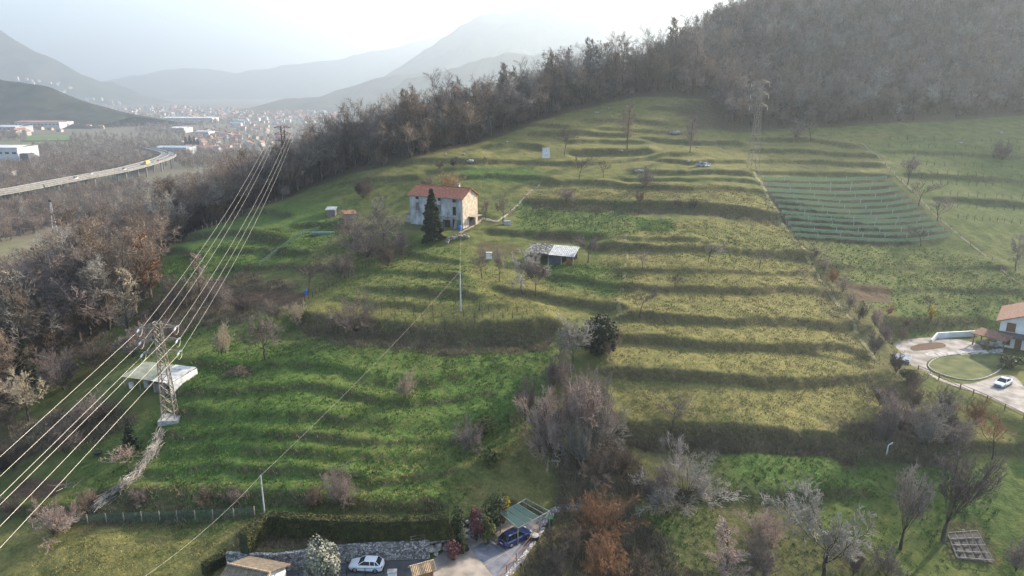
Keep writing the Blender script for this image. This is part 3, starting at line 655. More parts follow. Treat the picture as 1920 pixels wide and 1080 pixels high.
# first rows of trunks: individuals; the rest of the wood reads as one mass
_score = np.where((_edge_d < 13) | ((WX < -50) & (_dist < 240)), 1000-_dist-_edge_d*4, -1e6)
_score = np.where(np.abs(np.degrees(_azw)) < 37, _score, -1e6)
_ord = np.argsort(-_score); N_IND = 270
_ind = [i for i in _ord[:N_IND] if _score[i] > -1e5]; _rest = np.setdiff1d(np.arange(len(WX)), _ind)
def wood_zone(i):
    if WX[i] > 70: return 'hill'
    if WX[i] < -45 and WY[i] < 252 and WX[i] < -0.335*WY[i]+3: return 'left'
    return 'ridge'
_WLAB = {'hill': ('bare hazy tree in the front rows of the wood climbing the hill above the vineyard', 'trees at the foot of the hill wood'),
         'left': ('bare brown tree in the dense wood that falls away to the valley beside the meadow', 'trees of the wood falling to the valley'),
         'ridge': ('tall bare tree in the row lining the upper edge of the meadow behind the farmhouse', 'trees along the ridge edge of the meadow')}
for i in _ind:
    zn = wood_zone(i)
    k = _FOREST[_wr.integers(0, len(_FOREST))]; h = {'hill': 12, 'left': 17, 'ridge': 19}[zn]*(.72+.55*_wr.random())
    if _edge_d[i] < 4: h *= .75
    lab, grp = _WLAB[zn]
    plant_tree(k[0], k[1], k[2], k[3], (WX[i], WY[i], WZ[i]), h, 'bare_tree', lab, 'tree', grp, wide=1.0+.4*_wr.random())
def scatter_stuff(name, label, sources, X, Y, Z, S, rng):
    """a mass nobody could count: one object whose geometry nodes set copies of a few grown trees on points"""
    n = len(X); me = bpy.data.meshes.new(name); me.vertices.add(n); me.vertices.foreach_set('co', np.stack([X, Y, Z], -1).astype(np.float32).ravel())
    for an, ty, vals in (('size', 'FLOAT', S), ('turn', 'FLOAT', rng.random(n)*6.28), ('sort', 'INT', rng.integers(0, len(sources), n))):
        a = me.attributes.new(an, ty, 'POINT'); a.data.foreach_set('value', np.asarray(vals, np.float32 if ty == 'FLOAT' else np.int32))
    o = link(name, me); tag(o, label=label, kind='stuff')
    ng = bpy.data.node_groups.new(name, 'GeometryNodeTree'); ng.interface.new_socket('Geometry', in_out='INPUT', socket_type='NodeSocketGeometry'); ng.interface.new_socket('Geometry', in_out='OUTPUT', socket_type='NodeSocketGeometry')
    N, L = ng.nodes, ng.links; gi = N.new('NodeGroupInput'); go = N.new('NodeGroupOutput'); jn = N.new('GeometryNodeJoinGeometry')
    def attr(nm, ty):
        q = N.new('GeometryNodeInputNamedAttribute'); q.data_type = ty; q.inputs[0].default_value = nm; return q.outputs[0]
    sz, tr, so = attr('size', 'FLOAT'), attr('turn', 'FLOAT'), attr('sort', 'INT')
    cx = N.new('ShaderNodeCombineXYZ'); L.new(tr, cx.inputs[2])
    for k, parts in enumerate(sources):
        cmp_ = N.new('FunctionNodeCompare'); cmp_.data_type = 'INT'; cmp_.operation = 'EQUAL'; L.new(so, cmp_.inputs[2]); cmp_.inputs[3].default_value = k
        jj = N.new('GeometryNodeJoinGeometry')
        for p in parts:
            oi = N.new('GeometryNodeObjectInfo'); oi.inputs[0].default_value = p; oi.transform_space = 'ORIGINAL'; oi.inputs[1].default_value = True; L.new(oi.outputs['Geometry'], jj.inputs[0])
        g2 = N.new('GeometryNodeGeometryToInstance'); L.new(jj.outputs[0], g2.inputs[0])
        ip = N.new('GeometryNodeInstanceOnPoints'); L.new(gi.outputs[0], ip.inputs['Points']); L.new(cmp_.outputs[0], ip.inputs['Selection']); L.new(g2.outputs[0], ip.inputs['Instance'])
        L.new(cx.outputs[0], ip.inputs['Rotation']); L.new(sz, ip.inputs['Scale']); L.new(ip.outputs[0], jn.inputs[0])
    L.new(jn.outputs[0], go.inputs[0]); md = o.modifiers.new('scatter', 'NODES'); md.node_group = ng
    return o
_src = {}
for o in SC.objects:
    if o.type == 'MESH' and o.parent and o.name.split('.')[0] == 'bare_tree': pass
def first_parts():
    got = {}
    for o in list(SC.objects):
        if o.type == 'EMPTY' and o.name.split('.')[0] == 'bare_tree':
            ch = list(o.children); got.setdefault(ch[-1].data.name, ch)
    return list(got.values())
_wsrc = first_parts()
_hr = np.where(_hill[_rest], 13, np.where(WX[_rest] < -45, 17, 18.5))*(.7+.55*_wr.random(len(_rest)))/15.5
scatter_stuff('woodland', 'bare brown winter wood covering the hill', _wsrc, WX[_rest], WY[_rest], WZ[_rest], _hr, _wr)
# undergrowth: scrub between the trunks and along the edge
_us = []
for j, k in enumerate(_UNDER):
    c = (WOOD_EDGE[4+j*3]+np.array([0, 3.0])); z = gz(*c)
    t = plant_tree(k[0], k[1], k[2], k[3], (c[0], c[1], z), 4.2, 'bare_shrub', ['mauve', 'brown', 'dark', 'russet'][j]+' leafless shrub on the wood edge behind the upper meadow', 'shrub'); _us.append(list(t.children))
_m = _wr.random(len(WX)) < np.where(_edge_d < 14, .95, .45)
_ux = WX[_m]+_wr.uniform(-2.5, 2.5, _m.sum()); _uy = WY[_m]+_wr.uniform(-2.5, 2.5, _m.sum())
scatter_stuff('undergrowth', 'brown leafless scrub under the trees', _us, _ux, _uy, height(_ux, _uy, False), .5+1.0*_wr.random(len(_ux)), _wr)
# ------------------------------------------------------------------ pylons, cables and poles
M_STEEL = mat('weathered galvanised steel', (.17,.145,.12), (.34,.29,.235), 1.5, .6, metal=.3)
M_STEELR = mat('rusty dark steel', (.07,.05,.045), (.15,.105,.085), 1.2, .7, metal=.2)
M_CONC = mat('grey concrete', (.24,.235,.22), (.42,.41,.385), 2.0, .9, bump=.3)
M_GLASSY = mat('pale glass insulator', (.55,.56,.52), (.75,.76,.72), 4, .25, spec=.5)
M_CABLE = mat('bright aluminium cable', (.40,.375,.32), (.50,.475,.42), 1, .5, metal=.2)
M_WOODP = mat('grey concrete pole', (.36,.37,.39), (.50,.50,.52), 1.5, .8)
M_WIRE = mat('thin grey wire', (.34,.32,.27), (.45,.42,.36), 1, .6)
def zc(p): return p[1]*CP - (p[2]-CAMZ)*SP
def z_top(p, py):
    """height of the sight line through photo row py above the ground point p"""
    v = (540-py)/F_PX; s = p[1]/(CP+v*SP); return CAMZ + s*(-SP+v*CP)
def pylon(label, p, H, wb, wt, arm, lev, rz, m, tension=True, flat=False, thick=1.0):
    t = thing('pylon', label, 'pylon', p, rz)
    b = MB(); n = 11; zs = [H*(1-(1-k/n)**1.12) for k in range(n+1)]; wd = lambda z: (wb+(wt-wb)*min(1, z/(H*.72)))/2
    cor = lambda z: [(a*wd(z), c*wd(z), z) for a, c in ((-1,-1),(1,-1),(1,1),(-1,1))]
    for k in range(n):
        A, B = cor(zs[k]), cor(zs[k+1])
        for i in range(4):
            j = (i+1) % 4; b.tube(A[i], B[i], .095*thick, n=4); b.tube(A[i], B[j], .055*thick, n=3); b.tube(A[j], B[i], .055*thick, n=3); b.tube(B[i], B[j], .055*thick, n=3)
    b.build('lattice_tower', m, t)
    if not flat:
        q = MB(); q.box((0, 0, -.1), (wb+1.0, wb+1.0, 1.4)); q.build('plinth', M_CONC, t)
    tips = []
    for L in lev:
        for sgn in (-1, 1):
            c = MB(); tip = (sgn*arm, 0, L); w = wd(L)
            for y in (-w, w):
                c.tube((sgn*w, y, L), tip, .055, n=4); c.tube((sgn*w, y, L+.9 if L+.9 < H else H), tip, .045, n=4)
                for f in (.35, .65): c.tube((sgn*(w+(arm-w)*f), y*(1-f), L), (sgn*(w+(arm-w)*f), y*(1-f), L+.9*(1-f)), .03, n=3)
            c.tube((sgn*w, -w, L), (sgn*(w+(arm-w)*.5), w*.5, L), .03, n=3); c.tube((sgn*w, w, L), (sgn*(w+(arm-w)*.5), -w*.5, L), .03, n=3)
            c.build('crossarm', m, t)
            if tension:
                for dy in (-1, 1):
                    s = MB(); s.tube(tip, (tip[0], dy*1.25, L-.28), .03, n=4)
                    for k in range(5):
                        f = .35+.12*k; s.tube((tip[0], dy*1.25*f, L-.28*f), (tip[0], dy*1.25*(f+.06), L-.28*(f+.06)), .16, .10, n=8)
                    s.build('insulator', M_GLASSY, t)
                s = MB(); pts = [(tip[0], 1.25*math.cos(a), L-.28-1.0*math.sin(a)) for a in np.linspace(0, math.pi, 9)]; s.path(pts, .025, 4); s.build('jumper_loop', M_CABLE, t)
            else:
                s = MB(); s.tube(tip, (tip[0], 0, L-1.3), .03, n=4)
                for k in range(6): s.tube((tip[0], 0, L-.3-.16*k), (tip[0], 0, L-.38-.16*k), .17, .08, n=8)
                s.build('insulator', M_GLASSY, t)
            tips.append((sgn, L))
    return t, tips
PN = hit(316, 792); PN = PN + np.array([0, .8, 0])
HN = z_top(PN, 604)-PN[2]
PF = hit(540, 366); HF = z_top(PF, 236)-PF[2]
_ax = math.atan2(PF[1]-PN[1], PF[0]-PN[0])-math.pi/2   # arms lie across the line
LEVN = [HN-.9, HN-3.0, HN-5.1]; LEVF = [HF-.6, HF-2.7, HF-4.8]
pylon('rusty lattice pylon with three pairs of arms and glass insulators before the tin-roofed shed', PN, HN, 2.1, 1.05, 2.75, LEVN, _ax, M_STEEL)
pylon('tall dark lattice pylon at the wood edge where the six cables meet', PF, HF, 2.4, 1.1, 2.9, LEVF, _ax, M_STEELR, flat=True)
PR = hit(1412, 317); HR = z_top(PR, 150)-PR[2]
pylon('faint hazy pylon with white insulators standing before the hill wood', PR, HR, 2.8, 1.2, 2.9, [HR-.8, HR-4.2, HR-7.6], math.radians(8), M_STEEL, tension=False, flat=True, thick=.6)
p4 = at_d(637, 300, 300); pylon('slim pylon tip rising above the ridge trees', p4, z_top(p4, 228)-p4[2], 2.2, .9, 2.4, [z_top(p4, 228)-p4[2]-1.5, z_top(p4, 228)-p4[2]-4], .4, M_STEELR, tension=False)
def arm_pt(P, sgn, L, dy): c, s = math.cos(_ax), math.sin(_ax); x, y = sgn*2.75, dy*1.25; return np.array([P[0]+x*c-y*s, P[1]+x*s+y*c, P[2]+L-.28])
def catenary(a, b, sag, n=26):
    return [tuple(a+(b-a)*t+np.array([0, 0, -4*sag*t*(1-t)])) for t in np.linspace(0, 1, n)]
_obs = [(-1, 0, 860), (-1, 1, 893), (-1, 2, 925), (1, 0, 940), (1, 1, 985), (1, 2, 1032)]
def _next_tower():
    """the next pylon of the line stands behind the viewpoint: find it from where the cables leave the picture"""
    best = None
    for ang in np.linspace(-1.2, .9, 43):
        for zz in np.linspace(-40, 14, 28):
            d = np.array([math.sin(ang), -math.cos(ang)])*230; e = 0
            for sg, k, yo in _obs:
                a = arm_pt(PN, sg, LEVN[k], -1); b = a+np.array([d[0], d[1], zz]); P = np.array(catenary(a, b, 2.0, 60)); P = P[P[:, 1]*CP-(P[:, 2]-CAMZ)*SP > 3]
                x, y = project(P); m = np.nonzero(x < 0)[0]
                if len(m) == 0: e += 1e6; continue
                i = m[0]; f = (0-x[i-1])/(x[i]-x[i-1]); e += (y[i-1]+f*(y[i]-y[i-1])-yo)**2
            if best is None or e < best[0]: best = (e, d, zz)
    return best
_nt = _next_tower(); print('next tower fit', _nt)
_lv = ['top', 'middle', 'bottom']
for sg, k, yo in _obs:
    side = 'valley side' if sg < 0 else 'hill side'
    a = arm_pt(PN, sg, LEVN[k], -1); b = a+np.array([_nt[1][0], _nt[1][1], _nt[2]])
    tag(MB().path(catenary(a, b, 2.0, 40), .019, 5).build('power_cable', M_CABLE), 'cable leaving the %s arm on the %s of the near pylon towards the viewer' % (_lv[k], side), 'cable', 'power cables')
    a = arm_pt(PN, sg, LEVN[k], 1); b = arm_pt(PF, sg, LEVF[k], -1)
    tag(MB().path(catenary(a, b, 2.6, 26), .023, 5).build('power_cable', M_CABLE), 'cable between both pylons from their %s arms on the %s' % (_lv[k], side), 'cable', 'power cables')
def pole(label, px, py, ptop, r=.11):
    p = hit(px, py); t = thing('utility_pole', label, 'pole', p); h = z_top(p, ptop)-p[2]
    MB().tube((0, 0, -.5), (0, 0, h), r*1.15, r*.8, 10).build('shaft', M_WOODP, t)
    q = MB(); q.tube((-.18, 0, h-.15), (.18, 0, h-.15), .03, n=5); q.tube((0, 0, h-.02), (0, 0, h+.16), .05, .03, 6); q.build('bracket', M_STEEL, t)
    return np.array([p[0], p[1], p[2]+h])
Q1 = pole('grey utility pole among the vines below the farmhouse', 864, 584, 509, .12)
Q2 = pole('pale utility pole behind the corner of the clipped hedge', 496, 962, 892, .10)
_hs = hit(866, 428); Q0 = np.array([_hs[0], _hs[1], _hs[2]+5.5]); Q3 = at_d(255, 1092, 66); 
for a, b, lab in ((Q0, Q1, 'thin wire from the farmhouse wall to the pole in the vines'), (Q1, Q2, 'long thin wire crossing the meadow between the two poles'), (Q2, Q3, 'thin wire from the hedge pole out of the picture over the low meadow')):
    tag(MB().path(catenary(np.array(a), np.array(b), .8, 24), .016, 4).build('overhead_wire', M_WIRE), lab, 'wire')
def a_frame():
    p = at_d(103, 434, 255); t = thing('trestle_mast', 'pale two-legged mast rising out of the valley wood', 'mast', p); h = z_top(p, 378)-p[2]
    b = MB(); b.tube((-1.3, 0, -8), (0, 0, h), .16, .12, 6); b.tube((1.3, 0, -8), (.25, 0, h), .16, .12, 6); b.build('leg', M_WOODP, t)
    b = MB(); b.tube((-.9, 0, h*.3), (.95, 0, h*.3), .08, n=5); b.box((.12, 0, h+.3), (.9, .5, .8)); b.build('mast_head', M_STEELR, t)
a_frame()
# ------------------------------------------------------------------ buildings
M_PLAST = mat('stained grey plaster', (.19,.195,.195), (.52,.52,.50), .8, .95, bump=.3, lo=.3, hi=.66, detail=8, stretch=(1, 1, .45))
M_GABLE = mat('patched stone and plaster', (.36,.28,.21), (.62,.53,.42), 1.1, .95, bump=.6, detail=8)
M_SHADE = mat('shade of openings', (.012,.012,.013), (.025,.024,.023), 2, .8)  # near-black panel colour: the shade inside openings, painted on
M_PANE = mat('dark window glass', (.02,.025,.03), (.05,.06,.07), 1, .12, spec=.5)
M_SHUT = mat('faded wooden shutter', (.13,.11,.10), (.22,.19,.175), 3, .85)
M_SHUTB = mat('brown wooden shutter', (.13,.055,.03), (.20,.09,.05), 3, .7)
M_WHITE = mat('white painted plaster', (.62,.62,.60), (.76,.76,.74), .6, .9, detail=6)
M_WOOD = mat('brown timber', (.17,.09,.045), (.29,.165,.085), 2, .8, stretch=(1, 1, .3))
M_WOODG = mat('grey weathered timber', (.20,.175,.145), (.36,.32,.27), 2, .9)
M_RUST = mat('rusty sheet metal', (.16,.075,.04), (.30,.15,.08), 1.5, .8)
M_BLUE = mat('blue plastic', (.02,.13,.5), (.03,.2,.62), 1, .4)
M_TEAL = mat('green tarpaulin', (.04,.085,.07), (.09,.145,.12), 2, .7)
M_TURQ = mat('turquoise painted wood', (.08,.35,.38), (.14,.45,.48), 2, .7)
M_STONE = mat('grey fieldstone', (.22,.205,.19), (.48,.46,.43), 1.6, .95, bump=.8, bscale=4)
M_TINW = mat('pale corrugated sheet', (.24,.25,.25), (.46,.47,.46), 1.4, .6, detail=7)
M_TING = mat('mossy green sheet roof', (.15,.165,.125), (.235,.25,.20), .7, .85)
M_TARP = mat('white plastic sheet', (.48,.48,.46), (.72,.72,.70), 1.5, .6, bump=.4)
def tiles(name, a, b, c, run=(1, 0, 0)):
    m, n, l, bs = new_mat(name); bs.inputs['Roughness'].default_value = .9
    tc = n.new('ShaderNodeTexCoord'); nz = n.new('ShaderNodeTexNoise'); nz.inputs['Scale'].default_value = 2.2; nz.inputs['Detail'].default_value = 5; l.new(tc.outputs['Object'], nz.inputs[0])
    r = n.new('ShaderNodeValToRGB'); e = r.color_ramp.elements; e[0].position, e[1].position = .3, .7; e[0].color = (*a, 1); e[1].color = (*c, 1); q = e.new(.5); q.color = (*b, 1)
    l.new(nz.outputs[0], r.inputs[0]); l.new(r.outputs[0], bs.inputs['Base Color'])
    w = n.new('ShaderNodeTexWave'); w.inputs['Scale'].default_value = 1.35; w.bands_direction = 'X'; w.inputs['Distortion'].default_value = .6; l.new(tc.outputs['Object'], w.inputs[0])
    bp = n.new('ShaderNodeBump'); bp.inputs['Strength'].default_value = .8; bp.inputs['Distance'].default_value = .08; l.new(w.outputs[0], bp.inputs['Height']); l.new(bp.outputs[0], bs.inputs['Normal']); return m
M_TILE = tiles('old red roof tiles', (.20,.065,.035), (.33,.105,.055), (.42,.19,.11))
M_TILE2 = tiles('red brown roof tiles', (.15,.065,.045), (.22,.105,.07), (.29,.165,.115))
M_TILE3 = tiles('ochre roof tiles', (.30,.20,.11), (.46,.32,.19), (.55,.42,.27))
M_TILED = tiles('dark slate tiles', (.05,.045,.045), (.08,.075,.075), (.13,.12,.12))
def gable_block(t, L, W, He, Hr, wm, gm, rm, over=.45, z0=-1.2, th=.16, rn='roof'):
    """walls along +x (length L), depth +y (W), ridge along x; the front is y = 0. Returns the roof."""
    b = MB(); b.mat(0).add([(0,0,z0),(L,0,z0),(L,0,He),(0,0,He)], [(0,1,2,3)]); b.add([(L,W,z0),(0,W,z0),(0,W,He),(L,W,He)], [(0,1,2,3)])
    b.mat(1).add([(L,0,z0),(L,W,z0),(L,W,He),(L,W/2,Hr),(L,0,He)], [(0,1,2,3,4)]); b.add([(0,W,z0),(0,0,z0),(0,0,He),(0,W/2,Hr),(0,W,He)], [(0,1,2,3,4)])
    b.build('wall', [wm, gm], t)
    r = MB(); k = (Hr-He)/(W/2); x0, x1 = -over, L+over; ye = -over; zo = He-k*over+.06
    r.slab((x0, ye, zo+th), (x1, ye, zo+th), (x1, W/2, Hr+.06+th), (x0, W/2, Hr+.06+th), th); r.slab((x1, W+over, zo+th), (x0, W+over, zo+th), (x0, W/2, Hr+.06+th), (x1, W/2, Hr+.06+th), th)
    ro = r.build(rn, rm, t)
    q = MB(); q.tube((x0, W/2, Hr+.24), (x1, W/2, Hr+.24), .13, n=7); q.build('ridge_tiles', rm, ro)
    return ro
def window(t, x, z, w, h, y=0.0, fm=None, pm=None, name='window', sill=True, axis='x', out=-1):
    """a pane, or a panel painted as shade, behind a proud frame, on the wall plane; axis: which way the wall runs"""
    fm, pm = fm or M_SHUT, pm or M_PANE; f = MB(); d = .09; c = .07
    for cx, cz, sx, sz in ((x-w/2, z, c, h+c), (x+w/2, z, c, h+c), (x, z+h/2, w-c, c), (x, z-h/2, w-c, c)):
        f.box((cx, y+out*d/2, cz), (sx, d, sz)) if axis == 'x' else f.box((y+out*d/2, cx, cz), (d, sx, sz))
    if sill: f.box((x, y+out*.1, z-h/2-.1), (w+.3, .2, .08)) if axis == 'x' else f.box((y+out*.1, x, z-h/2-.1), (.2, w+.3, .08))
    o = f.build(name, fm, t); p = MB()
    p.box((x, y+out*.02, z), (w-c, .03, h-c)) if axis == 'x' else p.box((y+out*.02, x, z), (.03, w-c, h-c))
    p.build('pane', pm, o); return o
def farmhouse():
    zb = _FH[2]; d = ray(868, 429); s = (zb-CAMZ)/d[2]; B = d*s; th = math.radians(27); L, W, He, Hr = 16.4, 7.8, 7.9, 9.9
    A = np.array([B[0]-L*math.cos(th), B[1]+L*math.sin(th), zb])
    t = thing('farmhouse', 'old three-storey stone farmhouse with red tiled roof standing alone in the meadow', 'house', A, -th)
    ro = gable_block(t, L, W, He, Hr, M_PLAST, M_GABLE, M_TILE, .5)
    c = MB(); c.box((12.6, W/2+.5, 10.2), (.75, .75, 1.5)); c.mat(1).box((12.6, W/2+.5, 11.02), (.95, .95, .12)); c.build('chimney', [M_STONE, M_TILE], ro)
    g = MB(); g.tube((-.5, -.57, He-.2), (L+.5, -.57, He-.2), .08, n=6); g.build('gutter', M_WOODG, t)
    X = lambda z: (z-210)/935*L; Z = lambda zx, zy: He-(zy-(350+75*(zx-210)/935))/66.0
    for zx, zy, w, h in ((345, 398, .85, 1.0), (745, 430, .85, .95), (1003, 455, .95, 1.1)): window(t, X(zx), Z(zx, zy), w, h, fm=M_SHUT, pm=M_SHADE, sill=False)
    for zx, zy, w, h in ((350, 550, .95, 1.75), (745, 588, .95, 1.6)): window(t, X(zx), Z(zx, zy), w, h, fm=M_SHUT, pm=M_SHUT)
    window(t, X(1003), Z(1003, 640), .95, 2.2, fm=M_SHUT, pm=M_SHADE, name='balcony_door', sill=False)
    window(t, X(1000), 1.15, 1.05, 2.2, fm=M_SHUT, pm=M_SHADE, name='door', sill=False)
    window(t, X(865), 1.0, 2.4, 2.0, fm=M_WOODG, pm=M_SHADE, name='cellar_opening', sill=False)
    window(t, X(560), 1.2, 1.6, 1.6, fm=M_SHUT, pm=M_SHADE); window(t, X(800), .9, .7, 1.2, fm=M_TURQ, pm=M_PANE, sill=False)
    b = MB(); b.box((X(885), -.42, 3.0), (5.2, .84, .16)); b.build('balcony_slab', M_STONE, t)
    for zx, z0, z1 in ((375, 2.2, 7.6), (1085, .3, 5.6)):
        q = MB(); q.tube((X(zx), -.1, z0), (X(zx), -.1, z1), .06, n=6); q.build('downpipe', M_SHUT, t)
    window(t, 4.9, 1.2, 3.2, 2.3, y=L, fm=M_WOOD, pm=M_SHADE, name='barn_opening', sill=False, axis='y', out=1)
    q = MB(); q.box((L+.9, 4.9, 2.75), (2.0, 4.2, .12)); q.tube((L+1.8, 3.0, 0), (L+1.8, 3.0, 2.7), .08); q.tube((L+1.8, 6.8, 0), (L+1.8, 6.8, 2.7), .08); q.build('lean_to', M_WOODG, t)
    q = MB(); q.box((-1.2, 3.2, 1.1), (2.4, 3.6, 2.6)); q.mat(1).slab((-2.7, 1.2, 2.3), (0, 1.2, 3.1), (0, 5.2, 3.1), (-2.7, 5.2, 2.3), .12); q.build('annex', [M_STONE, M_RUST], t)
    R_ = lambda x, y, z: tuple(Matrix.Rotation(-th, 3, 'Z') @ Vector((x, y, z)) + Vector(A))
    b = MB(); 
    for k in range(3): b.slab((0+.3*k, -.9, 0), (.26+.3*k, -.9, 0), (.26+.3*k, -.12, 2.3), (.3*k, -.12, 2.3), .04)
    tag(b.build('board_stack', M_WOODG, None, R_(X(1000)+.2, 0, 0), -th), 'pale boards leaning on the farmhouse wall by the door', 'boards')
    b = MB(); b.slab((0, -1.0, 0), (1.2, -1.0, 0), (1.2, -.12, 2.2), (0, -.12, 2.2), .08)
    tag(b.build('folded_tarpaulin', M_TEAL, None, R_(X(1060), 0, 0), -th), 'green tarpaulin sheet leaning on the farmhouse corner', 'tarpaulin')
    b = MB(); b.loft([[(.42*r*math.cos(a), .42*r*math.sin(a), z) for a in np.linspace(0, 6.283, 13)[:-1]] for r, z in ((.9, 0), (1, .25), (1, .5), (1.04, .55), (1, .6), (1, .95), (.9, 1.15))])
    tag(b.build('barrel', M_BLUE, None, R_(L+.1, -1.6, -.05), smooth=True), 'bright blue plastic barrel at the corner of the farmhouse', 'barrel')
farmhouse()
def corr(b, a, c, d, e, th=.05, n=14, amp=.04):
    """a corrugated sheet through four corners"""
    a, c, d, e = (Vector(q) for q in (a, c, d, e)); nrm = (c-a).cross(e-a).normalized(); vs = []; 
    for i in range(2*n+1):
        f = i/(2*n); o = nrm*(amp if i % 2 else -amp); vs += [a.lerp(c, f)+o, e.lerp(d, f)+o, a.lerp(c, f)+o-nrm*th, e.lerp(d, f)+o-nrm*th]
    fs = []
    for i in range(2*n):
        k = 4*i; fs += [(k, k+4, k+5, k+1), (k+3, k+7, k+6, k+2), (k, k+2, k+6, k+4), (k+1, k+5, k+7, k+3)]
    return b.add(vs, fs)
def mid_shed():
    p, q = hit(988, 492), hit(1074, 498); u = (q-p)[:2]; Lw = np.hypot(*u); rz = math.atan2(u[1], u[0]); z = min(p[2], q[2])
    t = thing('field_shed', 'long low shed with a broken slate half and a white sheet half below the farmhouse', 'shed', (p[0], p[1], z), rz); W = 5.2
    m1 = mat('broken slates and laths', (.05,.045,.042), (.34,.33,.31), 2.2, .95, bump=.6, lo=.48, hi=.66)
    b = MB(); b.slab((-.3, -.5, 2.5), (Lw*.47, -.5, 2.4), (Lw*.47, W, 3.5), (-.3, W, 3.6), .1); b.build('roof', m1, t)
    b = MB(); corr(b, (Lw*.47+.03, -.6, 2.3), (Lw+.4, -.6, 2.15), (Lw+.4, W, 3.3), (Lw*.47+.03, W, 3.42)); b.build('roof', M_TINW, t)
    b = MB()
    for x in (0, Lw*.22, Lw*.47, Lw*.75, Lw): b.box((x, 0, 1.0), (.16, .16, 2.8)); b.box((x, W-.3, 1.4), (.16, .16, 3.6))
    b.build('post', M_WOODG, t)
    b = MB(); b.box((Lw/2, W-.2, 1.2), (Lw, .12, 3.6)); b.box((.0, W/2, 1.1), (.12, W-.6, 2.4)); b.build('wall', M_WOODG, t)
    b = MB(); b.box((Lw*.62, .3, .85), (Lw*.27, .1, 1.9)); b.build('plank_front', mat('dark blue grey planks', (.05,.06,.075), (.10,.115,.13), 2, .8), t)
    b = MB(); b.box((Lw*.93, .2, .95), (Lw*.14, .1, 2.1)); b.build('rusty_panel', M_RUST, t)
mid_shed()
def tin_shed():
    p, q = hit(238, 728), hit(326, 738); u = (q-p)[:2]; Lw = np.hypot(*u); rz = math.atan2(u[1], u[0]); z = min(p[2], q[2])
    t = thing('tarp_shed', 'open shed with a green sheet roof and a white tarpaulin end behind the near pylon', 'shed', (p[0], p[1], z), rz); W = 5.4; H0, H1 = 2.3, 3.0
    b = MB(); corr(b, (-.6, -.4, H0), (Lw*.60, -.4, H0), (Lw*.60, W, H1), (-.6, W, H1)); b.build('roof', M_TING, t)
    b = MB(); corr(b, (Lw*.60+.04, -.5, H0+.02), (Lw*.98, -.5, H0), (Lw*.98+.8, W, H1+.1), (Lw*.60+.04, W, H1+.1)); b.build('roof', M_TINW, t)
    b = MB()
    for x in (-.3, Lw*.3, Lw*.6, Lw*.97): b.box((x, 0, .8), (.13, .13, 2.9)); b.box((x, W-.2, 1.1), (.13, .13, 3.7))
    b.build('post', M_WOODG, t)
    b = MB(); rng = random.Random(4); nx, nz = 10, 5; vs = []
    for j in range(nz):
        for i in range(nx):
            f, g = i/(nx-1), j/(nz-1); vs.append((Lw*.98+.05+.8*f+rng.uniform(-.06, .06)+.15*(1-g), -.5+(W+.5)*f, g*(H0+(H1-H0)*f)-.1))
    b.add(vs, [(j*nx+i, j*nx+i+1, (j+1)*nx+i+1, (j+1)*nx+i) for j in range(nz-1) for i in range(nx-1)]); b.build('tarpaulin_wall', M_TARP, t)
    b = MB(); b.box((Lw/2, W-.05, 1.0), (Lw, .1, 3.4)); b.build('back_wall', M_WOODG, t)
    b = MB(); b.box((Lw*.72, .1, .8), (Lw*.3, .1, 1.7)); b.build('plank_front', M_SHUT, t)
    for lab, x, y, s, m in (('pale drum in the open bay of the green roofed shed', .8, .3, .42, M_TARP), ('grey water tank under the green sheet roof', Lw*.36, 1.0, .6, M_CONC)):
        w = Matrix.Rotation(rz, 3, 'Z') @ Vector((x, y, 0)) + Vector((p[0], p[1], z)); w.z = gz(w.x, w.y)
        k = MB(); k.tube((0, 0, -.1), (0, 0, s*2.1), s, s*.94, 12); k.tube((0, 0, s*2.1), (0, 0, s*2.25), s*.5, s*.45, 10); tag(k.build('drum', m, None, w), lab, 'drum')
tin_shed()
